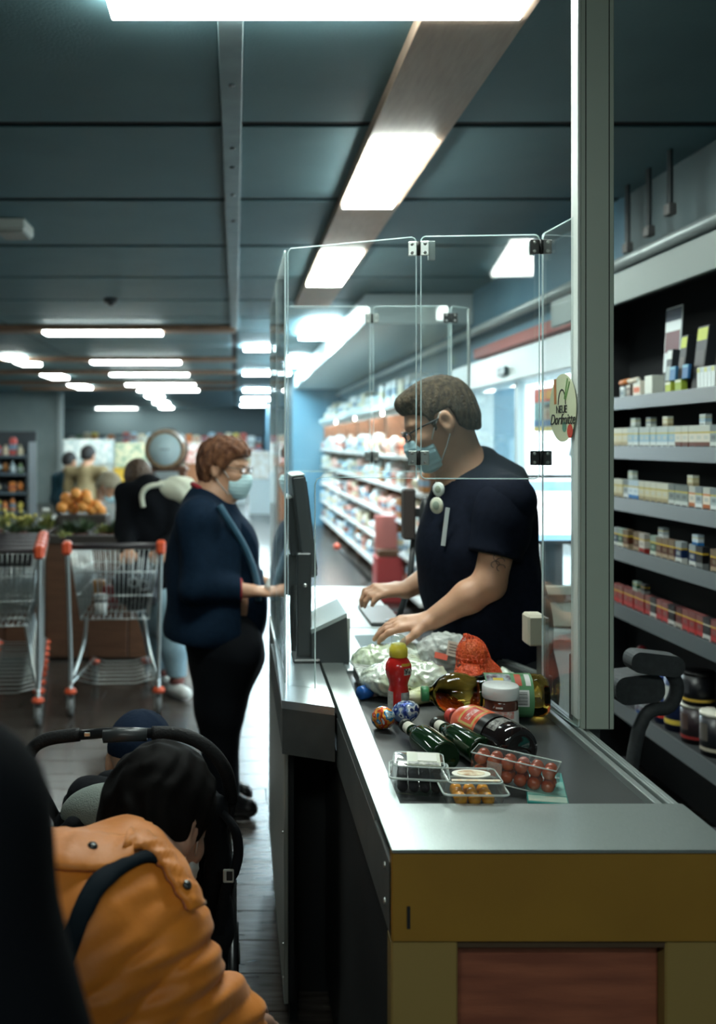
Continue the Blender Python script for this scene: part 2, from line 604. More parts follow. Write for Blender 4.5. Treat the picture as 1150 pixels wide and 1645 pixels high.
# ---------------------------------------------------------------- ceiling lights
M_house = mat('light_housing', (.5, .54, .53), .4)
def lamp(x0, x1, y0, y1, label, col=(.86, 1.0, .95), gain=1., z=CEIL - .055, grp='ceiling light panels'):
    t = thing('ceiling_light', label, 'light', ((x0 + x1) / 2, (y0 + y1) / 2, z), grp)
    key = 'diffuser_%02d%02d%02d_%03d' % (int(col[0] * 50), int(col[1] * 50), int(col[2] * 50), int(gain * 20))
    MB().box((x0 - .004, y0 - .004, z + .030), (x1 + .004, y1 + .004, CEIL - .009), bev=.004).build('housing', M_house, t)
    MB().box((x0, y0, z - .012), (x1, y1, z + .030), bev=.003).build('diffuser', emat(key, col, LIGHT_GAIN * gain), t)  # glowing sides dropped below the ceiling, added to mimic halos around the lamps
    return t
GREEN, COOL = (.90, 1.0, .93), (.70, .92, 1.0)
lamp(-.361, .832, 2.60, 2.914, 'large white light panel at the top edge, crosswise above the conveyor', GREEN)
lamp(.56, .82, 4.086, 5.20, 'nearest lengthwise white light panel set in the pale wooden ceiling strip', GREEN, z=CEIL - .07)
lamp(.56, .83, 6.45, 7.80, 'second lengthwise light panel in the wooden strip, seen through the clear screen', GREEN, z=CEIL - .07)
lamp(.77, 1.10, 10.4, 12.0, 'lengthwise light panel beside the white soffit, nearer of two', COOL, 3.5)
lamp(.80, 1.08, 14.8, 16.4, 'lengthwise light panel beside the white soffit, farther of two', COOL, 3.5)
lamp(.12, .58, 13.2, 13.5, 'short cool light in the middle aisle, nearest of its row', COOL, 2.6)
for i, (y, x0, x1) in enumerate(((18, .15, 1.0), (24, .2, 1.0), (29, .2, 1.0), (34, .2, 1.0))):
    lamp(x0, x1, y, y + .4, 'short cool light in the middle aisle, %s of its row' % ORD[i + 1], COOL, 2.6)
for i, (y, x0, x1) in enumerate(((11.1, -2.12, -.82), (15.2, -2.19, -.84), (18., -2.25, -.85), (21.2, -2.32, -.86), (23.5, -2.3, -.87))):
    lamp(x0, x1, y - .13, y + .13, 'crosswise strip light under a wooden beam, %s from the front' % ORD[i], (.88, 1., .95), 1., CEIL - .09)
for i, (y, x0, x1) in enumerate(((27, -2.45, -2.0), (31.5, -2.6, -2.15), (36, -2.75, -2.3))):
    lamp(x0, x1, y, y + 1., 'small far light in the diagonal row above the barrel, %s from the front' % ORD[i], (.88, 1., .95))
for i, (ya, yb, xa, xb) in enumerate(((14.6, 16.2, -3.45, -3.15), (17.9, 19.6, -3.60, -3.28), (21.3, 23.2, -3.65, -3.33))):
    lamp(xa, xb, ya, yb, 'lengthwise light panel at the left edge, %s of three' % ORD[i], (.92, 1., .93))
lamp(-5.2, -3.7, 37.2, 37.5, 'far strip light above the dark fascia', (.9, 1., .95), .5)
# luminaires behind the photographer, same kind, reflected in the clear screens
lamp(1.15, 1.45, -2.6, -1.4, 'ceiling light panel behind the camera on the right', GREEN, .7)
lamp(-1.25, .0, -1.0, -.7, 'ceiling light panel behind the camera on the left', GREEN, .85)
# more luminaires over the left hall and the aisle ahead, outside the frame
lamp(-4.6, -3.3, 6.6, 6.9, 'crosswise light panel left of the frame above the trolleys', GREEN, .8)

t = thing('emergency_light', 'small white emergency light box under the ceiling at the left edge', 'light', at(24, 358, 5.85))
c = at(22, 357, 5.85)
MB().box((c.x - .09, c.y - .12, CEIL - .075), (c.x + .09, c.y + .14, CEIL - .0095), bev=.008).build('case', mat('off_white_plastic', (.62, .66, .62), .4), t)
MB().box((c.x - .08, c.y - .11, CEIL - .09), (c.x + .08, c.y + .13, CEIL - .075), bev=.005).build('lens', mat('grey_lens', (.4, .43, .4), .2), t)
c = at(178, 476, 8.9)
t = thing('smoke_detector', 'small dark detector on the ceiling left of the batten', 'detector', (c.x, c.y, CEIL - .03))
MB().lathe([(.05, 0), (.065, .02), (.065, .045)], 16, Matrix.Translation((c.x, c.y, CEIL - .065))).build('base', M_bolt, t)
MB().lathe([(.02, -.02), (.035, 0)], 12, Matrix.Translation((c.x, c.y, CEIL - .065))).build('sensor', M_bolt, t)
for i, (px, py, Y, h) in enumerate(((1042, 352, 4.7, .10), (1076, 318, 4.4, .08), (1008, 380, 5.0, .10))):
    c = at(px, py, Y)
    t = thing('ceiling_bracket', 'dark bracket hanging above the shelf fascia, %s' % ('middle one', 'nearest one', 'farthest one')[i], 'bracket', (c.x, c.y, CEIL - .0095))
    MB().box((c.x - .005, c.y - .02, c.z - h / 3), (c.x + .005, c.y + .02, CEIL - .0095)).build('rod', M_bolt, t)
    MB().box((c.x - .018, c.y - .03, c.z - h / 3 - .05), (c.x + .018, c.y + .03, c.z - h / 3), bev=.004).build('clamp', mat('bracket_grey', (.12, .12, .12), .5), t)

# ---------------------------------------------------------------- entrance in the right wall
M_frame = mat('white_frame', (.70, .78, .80), .35)
M_pane = glassmat('door_pane', (.92, .97, .98), haze=.12)
dr = MB().box((1.80, 5.3, 2.0), (2.06, 8.3, 2.2), bev=.006).build('door_1', M_frame, kind='structure')
tag(MB().box((1.77, 6.55, 2.04), (1.80, 6.75, 2.1), bev=.01).build('door_sensor', mat('sensor_dark', (.05, .07, .08), .3), dr))
for y in (5.32, 6.58, 7.86):
    MB().box((1.86, y, 0), (1.92, y + .05, 2.0), bev=.003).build('door_post', M_frame, dr)
for ya, yb in ((5.37, 6.58), (6.63, 7.86)):
    MB().box((1.885, ya, .02), (1.893, yb, 2.0)).build('door_pane', M_pane, dr)
MB().box((1.96, 5.25, 2.28), (2.05, 8.2, 2.36), bev=.003).build('trim_10', mat('red_beam', (.36, .07, .05), .5), kind='structure')
MB().box((1.88, 7.9, 0), (2.05, 8.55, 2.0), bev=.004).build('wall_right_panel', M_white, kind='structure')
# ground and a white canopy wall outside the entrance
MB().box((2.25, 3, -.1), (14, 14, -.001)).build('ground_outside', mat('paving', (.5, .52, .5), .8, col2=(.42, .44, .43), nscale=4), kind='structure')
louv = thing('louvre_vent', 'white louvred vent beside the glass entrance door', 'vent', (1.86, 8.1, 1.55))
MB().box((1.865, 7.93, 1.62), (1.88, 8.5, 2.0), bev=.002).build('frame', M_frame, louv)
for k in range(5):
    MB().box((1.84, 7.95, 1.65 + .07 * k), (1.866, 8.48, 1.69 + .07 * k), bev=.003).build('slat', mat('slat_white', (.8, .88, .9), .4), louv)
# poster on the door pane
po = thing('poster', 'red, teal and yellow poster stuck on the white entrance door', 'poster', (1.88, 5.75, 1.78))
def flat(name, y0, y1, z0, z1, m, x, th=.002, par=None):
    return MB().box((x - th, y0, z0), (x, y1, z1)).build(name, m, par)
Y0, Y1, Z0, Z1 = 5.71, 6.28, 1.664, 1.93
flat('sheet', Y0, Y1, Z0, Z1, mat('poster_teal', '6fa3a8', .5), 1.884, .002, po)
flat('top_block', Y0, Y1, Z1 - .085, Z1, mat('poster_red', 'c8442c', .5), 1.8815, .001, po)
for k in range(3):
    flat('headline', Y0 + .09 + .13 * k, Y0 + .19 + .13 * k, Z1 - .07, Z1 - .02, mat('poster_yellow', 'e0a53a', .5), 1.8805, .001, po)
flat('picture', Y0 + .15, Y0 + .38, Z0 + .07, Z1 - .1, mat('poster_pale', 'c9c7b0', .5, col2='8a5a3c', nscale=14), 1.8815, .001, po)
flat('dark_mark', Y0 + .2, Y0 + .36, Z1 - .125, Z1 - .1, mat('poster_dark', '2a2c2a', .5), 1.8805, .001, po)
flat('blue_band', Y0, Y1, Z0 + .03, Z0 + .07, mat('poster_blue', '2f6fa0', .5), 1.8815, .001, po)
flat('yellow_band', Y0, Y1, Z0, Z0 + .03, mat('poster_band', 'd8c36a', .5), 1.8815, .001, po)
# ================================================================ THE CHECKOUT
M_steel = mat('brushed_steel', (.40, .45, .44), .34, metal=.85, col2=(.35, .40, .39), nscale=30, stretch=(40, 2, 2), bump=.05, bscale=120)
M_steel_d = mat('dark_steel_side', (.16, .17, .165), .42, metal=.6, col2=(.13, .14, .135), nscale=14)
M_alu = mat('aluminium_profile', (.45, .50, .49), .35, metal=.8)
M_belt = mat('belt_rubber', (.030, .034, .034), .42, col2=(.036, .04, .04), nscale=8, bump=.06, bscale=400)
M_black = mat('void_shade', (.006, .007, .008), .6)  # near-black stands in for the shade inside voids, slots and grooves
M_gold = mat('gold_laminate', (.235, .128, .018), .42, metal=.1, col2=(.21, .112, .016), nscale=5)
M_gold2 = mat('olive_post', (.22, .155, .05), .42, metal=.1)
M_redwood = mat('reddish_wood', (.23, .075, .040), .5, col2=(.15, .046, .026), nscale=5, stretch=(1, 1, 9), bump=.05)
M_screw = mat('screw_head', (.6, .62, .6), .3, metal=.9)

ck = thing('checkout_conveyor', 'checkout conveyor with black belt, steel rim and gold front panel', 'conveyor', (.52, 2.2, 0))
ZR, ZB = .95, .935
# rim: left rail, front cap, right rails
MB().prism([(.250, 1.587), (.803, 1.587), (.803, 1.79), (.250, 1.79)], ZR - .005, ZR).build('front_cap', M_steel, ck)
MB().prism([(.250, 1.79), (.296, 1.79), (.318, 3.05), (.254, 3.05)], ZR - .03, ZR).build('side_rail', M_steel, ck)
MB().box((.296, 1.79, ZB - .03), (.757, 2.86, ZB), bev=.002).build('belt', M_belt, ck)
for i, (xa, xb, z) in enumerate(((.755, .762, ZR), (.766, .776, ZR - .006), (.780, .788, ZR), (.792, .803, ZR - .004))):
    MB().box((xa, 1.79, ZR - .05), (xb, 2.60, z), bev=.0015).build('rail_profile', M_alu, ck)
MB().box((.757, 1.79, ZR - .06), (.803, 2.60, ZR - .014)).build('rail_base', M_steel_d, ck)
# front panel with slot and corner posts
MB().box((.250, 1.592, .800), (.803, 1.615, ZR - .005), bev=.002).build('front_panel', M_gold, ck)
MB().box((.274, 1.589, .823), (.279, 1.593, .858)).build('slot', M_black, ck)
MB().box((.250, 1.598, .0), (.357, 1.64, .800), bev=.003).build('corner_post', M_gold2, ck)
MB().box((.690, 1.598, .0), (.803, 1.64, .800), bev=.003).build('corner_post', M_gold2, ck)
MB().box((.357, 1.625, .0), (.690, 1.645, .80), bev=.002).build('kick_board', M_redwood, ck)
MB().box((.357, 1.60, .788), (.690, 1.64, .800)).build('shadow_strip', mat('painted_shadow', (.05, .03, .015), .6), ck)  # dark strip painted as the shadow under the front panel
# left side of the conveyor
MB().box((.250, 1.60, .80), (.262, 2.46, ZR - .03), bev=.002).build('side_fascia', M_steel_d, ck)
MB().box((.262, 1.66, .05), (.275, 2.9, .80)).build('side_board', M_black, ck)  # black sheet fills the void below the fascia, shade in its colour
for (y, z) in ((1.66, .895), (1.66, .835)):
    MB().lathe([(.006, 0), (.005, .003)], 12, Matrix.Translation((.250, y, z)) @ Matrix.Rotation(-PI / 2, 4, 'Y')).build('screw', M_screw, ck)
MB().box((.79, 1.65, .05), (.803, 2.6, ZR - .06)).build('side_board', M_black, ck)
# scanner end
MB().box((.32, 2.865, ZR - .03), (.60, 3.50, ZR - .004), bev=.003).build('scanner_plate', mat('scanner_steel', (.38, .44, .45), .3, metal=.5), ck)
MB().box((.40, 3.14, ZR - .005), (.56, 3.36, ZR - .001)).build('scanner_window', mat('scanner_glass', (.30, .36, .38), .08), ck)
MB().box((.32, 3.5, ZR - .035), (.60, 4.5, ZR - .002), bev=.003).build('till_worktop', mat('till_white', (.36, .41, .41), .4), ck)
MB().box((.48, 3.52, ZR - .002), (.595, 3.9, ZR + .012), bev=.003).build('drawer_lip', mat('drawer_grey', (.05, .055, .055), .4), ck)
MB().box((.33, 2.95, .05), (.60, 4.45, ZR - .035)).build('till_cabinet', mat('till_grey', (.33, .36, .35), .5), ck)

# dark separator rail on the cashier's side
a, b = Vector((.735, 2.87)), Vector((.807, 2.61))
d = (b - a); ang = math.atan2(d.y, d.x)
R = Matrix.Translation((a.x, a.y, 0)) @ Matrix.Rotation(ang, 4, 'Z')
sp = thing('separator_rail', 'dark angled rail at the end of the belt beside the cashier', 'rail', (.77, 2.74, .93))
MB().box((0, -.012, .93), (d.length, .03, .985), M=R, bev=.003).build('rail_body', mat('rail_dark', (.05, .055, .055), .35), sp)
MB().box((.03, .0, .985), (d.length - .03, .014, .988), M=R).build('rail_inlay', M_alu, sp)

# steel ledge on the customer side, its wall and dark core
lg = thing('customer_ledge', 'steel customer ledge with dark fascia left of the conveyor', 'ledge', (.18, 3.1, ZR))
MB().prism([(.116, 2.505), (.243, 2.44), (.247, 3.3), (.129, 3.3)], ZR - .02, ZR).build('ledge_top', mat('ledge_steel', (.72, .80, .83), .30, metal=.85), lg)
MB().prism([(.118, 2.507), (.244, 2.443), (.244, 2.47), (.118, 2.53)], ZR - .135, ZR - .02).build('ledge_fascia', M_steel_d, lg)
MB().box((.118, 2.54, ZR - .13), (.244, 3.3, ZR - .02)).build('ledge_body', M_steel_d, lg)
MB().box((.15, 3.3, ZR - .03), (.32, 4.45, ZR - .003), bev=.002).build('ledge_top', M_steel, lg)

wl = thing('checkout_side_wall', 'tall steel side wall of the checkout facing the customer', 'panel', (.135, 3.4, .12))
MB().box((.129, 2.63, .115), (.140, 3.84, ZR - .02), bev=.002).build('wall_sheet', mat('wall_steel', (.52, .54, .50), .32, metal=.7, col2=(.46, .48, .44), nscale=6, stretch=(1, 30, 1)), wl)
MB().box((.140, 2.64, .115), (.155, 3.82, ZR - .14)).build('wall_core', M_black, wl)
MB().box((.17, 2.9, 0), (.33, 3.82, ZR - .14)).build('core', M_black, wl)
MB().box((.15, 2.75, 0), (.17, 3.8, .14)).build('plinth', M_black, wl)
for (y, z) in ((2.66, .17), (2.66, .26), (2.68, .55)):
    MB().ball((.128, y, z), .004, nu=8, nv=6).build('rivet', M_screw, wl)

# ---------------------------------------------------------------- clear protective screens
M_acr = glassmat('clear_acrylic', (.955, .98, .98), refl=.9, rough=.015, haze=.025)  # pale haze in the sheet stands in for bloom from the lights
M_edge = mat('acrylic_edge_glow', (.85, .97, .97), .2, spec=1., alpha=.85)  # pale colour stands in for light carried to the sheet edges
_nt = M_edge.node_tree; _tr = _nt.nodes.new('ShaderNodeBsdfTranslucent'); _tr.inputs[0].default_value = (.9, 1., 1., 1)
_mx = _nt.nodes.new('ShaderNodeMixShader'); _mx.inputs[0].default_value = .55
_nt.links.new(_nt.nodes['Principled BSDF'].outputs[0], _mx.inputs[1]); _nt.links.new(_tr.outputs[0], _mx.inputs[2]); _nt.links.new(_mx.outputs[0], _nt.nodes['Material Output'].inputs[0])
M_hinge_l = mat('hinge_steel', (.42, .46, .44), .3, metal=.9)
M_hinge_d = mat('hinge_black', (.03, .03, .03), .35, metal=.4)
TH = .005
def pane(parent, A, B, poly, name='pane'):
    """sheet standing on the line A-B (plan); poly in (distance along, height), counter-clockwise"""
    A, B = Vector(A), Vector(B)
    d = (B - A).normalized()
    n = Vector((-d.y, d.x))
    def P(u, z, o):
        q = A + d * u + n * o
        return Vector((q.x, q.y, z))
    vs = [P(u, z, -TH / 2) for u, z in poly] + [P(u, z, TH / 2) for u, z in poly]
    N = len(poly)
    m = MB()
    m.add(vs, [list(range(N)), [N + i for i in range(N)][::-1]], 0)
    m.add(vs, [[(i + 1) % N, i, N + i, N + (i + 1) % N] for i in range(N)], 1)
    o = m.build(name, [M_acr, M_edge], parent)
    MB().tube([P(u, z, 0) for u, z in poly], .0015, n=6, closed=True).build('pane_edge_glow', M_edge, o)  # bead added along the outline to show the edge glow
    return o
def sheet(L, z0, z1, r=.012):
    return rounded(L, z1 - z0, r, 4, L / 2, (z0 + z1) / 2)
def hinge(parent, p, ang, dark, w=.026, h=.036):
    M = Matrix.Translation(p) @ Matrix.Rotation(ang, 4, 'Z')
    mt = M_hinge_d if dark else M_hinge_l
    hg = MB().box((-w, -.010, -h / 2), (-.004, -.003, h / 2), M=M, bev=.0015).box((.004, -.010, -h / 2), (w, -.003, h / 2), M=M, bev=.0015).build('hinge', mt, parent)
    MB().cyl(M @ Vector((0, -.008, -h / 2)), M @ Vector((0, -.008, h / 2)), .004, n=10).build('hinge_pin', M_hinge_d, hg)
    for sx in (-1, 1):
        for sz in (-1, 1):
            MB().lathe([(.0042, 0), (.0036, .002)], 10, M @ Matrix.Translation((sx * .016, -.010, sz * .011)) @ Matrix.Rotation(PI / 2, 4, 'X')).build('hinge_screw', M_screw, hg)
    return hg
ZT = 2.117
sA = (.137, 2.667); sB = (.461, 2.507); sC = (.764, 2.484); sD = (.781, 2.262)
scn = thing('protective_screen', 'hinged clear plastic screen around the till, front leaves above the belt', 'screen', (.45, 2.55, ZR))
lA = math.dist(sA, sB); lB = math.dist(sB, sC); lC = math.dist(sC, sD)
g = .006
ZC = 1.508          # lower edge over the belt
cut = .082
polyA = [(0.004, ZR), (cut, ZR), (cut, ZC - .02), (cut + .006, ZC - .006), (cut + .02, ZC), (lA - g, ZC), (lA - g, ZT - .012), (lA - g - .004, ZT - .004), (lA - g - .012, ZT), (.012, ZT), (.006, ZT - .006), (.004, ZT - .012)]
pane(scn, sA, sB, polyA)
pane(scn, sB, sC, [(u + g, z) for u, z in sheet(lB - 2 * g, ZC, ZT)])
pane(scn, sC, sD, [(u + g, z) for u, z in sheet(lC - g, ZR, ZT)])
aAB = math.atan2(sB[1] - sA[1] + sC[1] - sB[1], sC[0] - sA[0])
for z in (2.085, 1.56):
    hinge(scn, (sB[0], sB[1] - .002, z), -.2, False)
    hinge(scn, (sC[0] - .004, sC[1] - .002, z), -.1, True)
for z, xx in ((2.085, .478), (2.085, .728)):
    MB().box((xx + (.008 if xx < .6 else 0), sB[1] + .004, z - .026), (xx + (.026 if xx < .6 else .02), sB[1] + .012, z + .022), bev=.001).build('foam_pad', mat('white_pad', (.75, .82, .82), .5), scn)
sc2 = thing('protective_screen', 'clear plastic side screen standing between the customer and the till', 'screen', (.137, 3.2, ZR))
pane(sc2, (.134, 2.68), (.134, 3.22), sheet(.535, ZR, ZT))
pane(sc2, (.134, 3.225), (.134, 3.79), sheet(.56, ZR, ZT))
for z in (1.15, 1.9):
    hinge(sc2, (.134, 3.222, z), PI / 2, False)
sc3 = thing('protective_screen', 'farther clear plastic screen with hinged leaves behind the till', 'screen', (.5, 3.8, ZR))
r0, r1, r2, r3 = (.14, 3.80), (.52, 3.80), (.815, 3.78), (.905, 3.86)
pane(sc3, r0, r1, sheet(math.dist(r0, r1) - .006, ZC - .02, ZT))
pane(sc3, r1, r2, [(u + .006, z) for u, z in sheet(math.dist(r1, r2) - .012, ZC - .02, ZT)])
pane(sc3, r2, r3, [(u + .006, z) for u, z in sheet(math.dist(r2, r3) - .006, 1.0, ZT)])
MB().cyl((.905, 3.862, .0), (.905, 3.862, ZT), .006, n=10).build('stand_rod', M_alu, sc3)
for z in (2.07, 1.545):
    hinge(sc3, (r1[0], r1[1] - .002, z), 0, False)
    hinge(sc3, (r2[0], r2[1] - .002, z), 0, True)

# ---------------------------------------------------------------- post
M_post = mat('post_grey_green', (.42, .48, .41), .45, metal=.1, col2=(.40, .46, .39), nscale=5)
pst = thing('aluminium_post', 'tall grey aluminium post beside the conveyor, reaching the ceiling', 'post', (.82, 2.28, .93))
MB().box((.782, 2.256, .948), (.858, 2.31, CEIL - .0105), bev=.002).build('post_body', M_post, pst)
for x in (.7935, .8465):
    MB().box((x - .0009, 2.2548, .95), (x + .0009, 2.2562, CEIL - .0105)).build('groove', M_black, pst)
MB().box((.7765, 2.258, .97), (.782, 2.305, CEIL - .0105), bev=.001).build('lit_face', mat('post_lit_face', (.60, .66, .62), .35), pst)  # left face painted lighter, as the light catches it
MB().box((.79, 2.32, .60), (.85, 2.36, 1.10), bev=.002).build('post_bracket', M_steel_d, pst)
MB().box((.79, 2.30, 1.0), (.85, 2.33, 1.06), bev=.002).build('post_bracket', M_steel_d, pst)

# cream box on the screen
cb = thing('card_box', 'small cream plastic box fixed inside the screen by the cashier', 'box', at(858, 1010, 2.56))
c = at(858, 1010, 2.56)
MB().box((c.x - .024, c.y - .03, c.z - .04), (c.x + .022, c.y + .03, c.z + .04), bev=.006).build('shell', mat('cream_plastic', (.55, .52, .42), .4), cb)
MB().box((c.x - .020, c.y - .032, c.z - .036), (c.x + .016, c.y - .029, c.z + .034), bev=.001).build('front_face', mat('cream_face', (.48, .45, .36), .5), cb)
MB().box((c.x + .022, c.y - .012, c.z - .01), (.80, c.y + .012, c.z + .02)).build('arm', mat('cream_plastic', (.55, .52, .42), .4), cb)
MB().box((.78, c.y - .02, .95), (.80, c.y + .02, c.z + .03)).build('mount', M_steel_d, cb)

# round shop sticker on the screen leaf beside the post
stk = thing('round_sticker', 'pale round shop sticker with script lettering on the clear screen', 'sticker', (.775, 2.38, 1.65))
A = Vector((.7655, 2.466)); B = Vector((.779, 2.262)); dd = (B - A).normalized(); nn = Vector((dd.y, -dd.x))
Ms = Matrix(((dd.x, 0, -abs(nn.x), A.x + dd.x * .126 - .0045), (dd.y, 0, nn.y if nn.x < 0 else -nn.y, A.y + dd.y * .126), (0, 1, 0, at(903, 655, 2.33).z), (0, 0, 0, 1)))
def disc(r, z0, z1, m, nm, cx=0., cy=0., n=40, sy=1.):
    return MB().prism([(cx + r * math.cos(2 * PI * i / n), cy + sy * r * math.sin(2 * PI * i / n)) for i in range(n)], z0, z1, M=Ms).build(nm, m, stk)
disc(.080, 0, .001, mat('sticker_paper', 'c9cfae', .6), 'backing')
def strip(pts, w, m, nm):
    mb = MB()
    for (x0, y0), (x1, y1) in zip(pts[:-1], pts[1:]):
        d = Vector((x1 - x0, y1 - y0)).normalized() * (w / 2); n_ = Vector((-d.y, d.x))
        mb.prism([(x0 - n_.x, y0 - n_.y), (x1 - n_.x, y1 - n_.y), (x1 + n_.x, y1 + n_.y), (x0 + n_.x, y0 + n_.y)], .001, .0016, M=Ms)
    return mb.build(nm, m, stk)
strip([(-.045, .07), (-.042, .01)], .014, mat('carrot', 'b97a4a', .6), 'carrot')
strip([(.012, .02), (.03, .068)], .006, mat('leek', '6f9a58', .6), 'leaf')
strip([(.018, .018), (.042, .06)], .006, mat('leek', '6f9a58', .6), 'leaf')
strip([(-.025 + .022 * (1 - math.cos(a * PI / 8)), .008 + .035 * math.sin(a * PI / 8)) for a in range(9)], .004, mat('ink', '1c1c1c', .6), 'arch')
disc(.016, .001, .0016, mat('tomato_print', 'c94a3a', .6), 'tomato', .045, -.055)
disc(.012, .001, .0016, mat('leek2', '5d8a76', .6), 'herb', .012, -.045)
def txt(body, size, x, y, m, parent, M, shear=0., name='lettering', ext=.0004):
    cu = bpy.data.curves.new(name, 'FONT'); cu.body = body; cu.size = size; cu.align_x = 'CENTER'; cu.align_y = 'CENTER'; cu.shear = shear; cu.extrude = ext
    tmp = bpy.data.objects.new(name, cu); COL.objects.link(tmp)
    bpy.context.view_layer.update()
    me = bpy.data.meshes.new_from_object(tmp.evaluated_get(bpy.context.evaluated_depsgraph_get()))
    bpy.data.objects.remove(tmp)
    me.materials.clear(); me.materials.append(m)
    o = bpy.data.objects.new(name, me)
    place(o, parent); o.matrix_basis = M @ Matrix.Translation((x, y, .0018))
    return o
txt('NEUE', .026, -.004, -.004, mat('ink', '1c1c1c', .6), stk, Ms)
txt('Dorfmitte', .036, 0, -.028, mat('ink', '1c1c1c', .6), stk, Ms, .35)

# ---------------------------------------------------------------- till equipment
M_dk = mat('dark_plastic', (.030, .034, .036), .4)
M_dk2 = mat('dark_grey_plastic', (.055, .062, .066), .35)
ds = thing('till_display', 'dark till display on a black stand beside the customer ledge', 'display', (.21, 2.98, ZR))
p = at(490, 1040, 2.95)
MB().box((.17, 2.92, ZR), (.25, 3.04, ZR + .012), bev=.004).build('base', M_dk, ds)
MB().box((.183, 2.955, ZR + .01), (.226, 2.995, 1.27), bev=.004).build('column', M_dk, ds)
MB().ball((.207, 2.953, 1.175), .006, nu=10, nv=8).build('knob', M_screw, ds)
# screen panel seen nearly edge-on, leaning
Mt = Matrix.Translation((.215, 2.99, 1.20)) @ Matrix.Rotation(math.radians(-7), 4, 'Y')
MB().box((-.012, -.03, -.005), (.030, .26, .30), M=Mt, bev=.006).build('monitor_case', M_dk2, ds)
MB().box((.030, -.015, .015), (.033, .245, .28), M=Mt).build('monitor_glass', mat('off_screen', (.02, .024, .028), .12), ds)
MB().box((-.040, .02, .06), (-.012, .2, .24), M=Mt, bev=.006).build('monitor_back', M_dk, ds)
MB().box((-.012, -.030, .30), (.030, .26, .304), M=Mt, bev=.001).build('monitor_top', mat('pale_plastic', (.55, .6, .56), .4), ds)
# customer pole display on the left
pd_ = thing('card_terminal', 'black card terminal on an arm beside the till display', 'terminal', (.175, 3.1, ZR))
Mt = Matrix.Translation((.178, 3.08, 1.20)) @ Matrix.Rotation(math.radians(-62), 4, 'X')
MB().box((-.022, -.06, -.012), (.042, .09, .016), M=Mt, bev=.008).build('body', M_dk, pd_)
MB().box((-.015, .02, .016), (.034, .08, .018), M=Mt).build('screen', mat('terminal_screen', (.35, .42, .42), .2), pd_)
for i in range(3):
    for j in range(4):
        MB().box((-.014 + .017 * i, -.052 + .016 * j, .016), (-.002 + .017 * i, -.042 + .016 * j, .019), M=Mt, bev=.001).build('key', M_dk2, pd_)
MB().tube(bez([(.185, 3.1, ZR), (.18, 3.1, 1.08), (.185, 3.1, 1.19)], 6), .012).build('arm', M_dk, pd_)
# receipt printer
rp = thing('receipt_printer', 'dark receipt printer with pale sloping lid beside the scanner', 'printer', (.28, 3.02, ZR))
MB().prism([(.225, ZR), (.335, ZR), (.328, ZR + .135), (.225, ZR + .085)], 2.93, 3.08, 'y').build('printer_body', M_dk2, rp)
MB().prism([(.223, ZR + .086), (.329, ZR + .136), (.327, ZR + .147), (.223, ZR + .098)], 2.926, 3.2, 'y').build('printer_lid', mat('pale_lid', (.42, .5, .5), .25), rp)
MB().box((.330, 2.935, ZR), (.338, 3.2, ZR + .13)).build('printer_side', mat('pale_side', (.5, .55, .52), .4), rp)
# small dark scanner head beyond the hands, on a stem
hs = thing('hand_scanner', 'dark handheld barcode scanner in its upright stand', 'scanner', (.60, 3.55, ZR))
c = at(660, 830, 3.55)
MB().box((c.x - .03, c.y - .03, c.z - .08), (c.x + .012, c.y + .03, c.z + .1), bev=.006).build('head', mat('brown_black', (.045, .035, .032), .5), hs)
MB().ball((c.x + .05, c.y, c.z - .0), (.022, .03, .07), nu=14, nv=10).build('grip', M_dk, hs)
MB().box((c.x + .01, c.y - .01, c.z + .0), (c.x + .05, c.y + .01, c.z + .03), bev=.003).build('bridge', M_dk, hs)
MB().tube([(c.x + .012, c.y, c.z - .06), (c.x - .005, c.y, 1.1), (.575, c.y, ZR)], .011).build('stem', M_dk, hs)
MB().lathe([(.05, 0), (.045, .012), (.014, .02)], 18, Matrix.Translation((.575, 3.55, ZR))).build('foot', M_dk, hs)

# back counter with a lit monitor
bc = thing('back_counter', 'white back counter behind the cashier near the entrance', 'counter', (1.2, 3.5, 0))
MB().box((1.0, 3.72, 0), (1.34, 4.05, .86), bev=.004).build('cabinet', M_white, bc)
MB().box((.98, 3.70, .86), (1.36, 4.07, .90), bev=.004).build('worktop', mat('till_white', (.36, .41, .41), .4), bc)
mo = thing('till_monitor', 'bright white and blue till monitor behind the cashier', 'monitor', (1.22, 3.85, .90))
c0, c1 = at(830, 768, 3.8), at(922, 868, 3.8)
MB().box((c0.x - .02, 3.80, c1.z - .015), (c1.x + .02, 3.83, c0.z + .012), bev=.004).build('case', M_dk2, mo)
MB().box((c0.x, 3.796, c1.z), (c1.x, 3.80, c0.z)).build('screen', emat('screen_white', (.85, .95, 1.), 1.25), mo)
MB().box((c0.x, 3.794, c0.z - .05), (c1.x, 3.796, c0.z - .012)).build('screen_bar', emat('screen_blue', (.30, .60, .85), .8), mo)
MB().box((c0.x, 3.794, c1.z), (c1.x, 3.796, c1.z + .022)).build('screen_bar', emat('screen_blue', (.30, .60, .85), .8), mo)
MB().box((1.18, 3.83, .90), (1.26, 3.86, c1.z + .08), bev=.003).build('neck', M_dk2, mo)
MB().box((1.10, 3.76, .90), (1.34, 3.93, .912), bev=.004).build('foot', M_dk2, mo)
cp = thing('paper_roll_box', 'pale cardboard box on the back counter below the bright monitor', 'box', (1.2, 3.76, .90))
MB().box((1.09, 3.72, .91), (1.30, 3.755, 1.06), bev=.003).build('carton', mat('pale_carton', (.45, .47, .40), .6), cp)
MB().box((1.09, 3.718, 1.0), (1.30, 3.72, 1.03)).build('print_band', mat('brown_print', (.16, .08, .05), .6), cp)

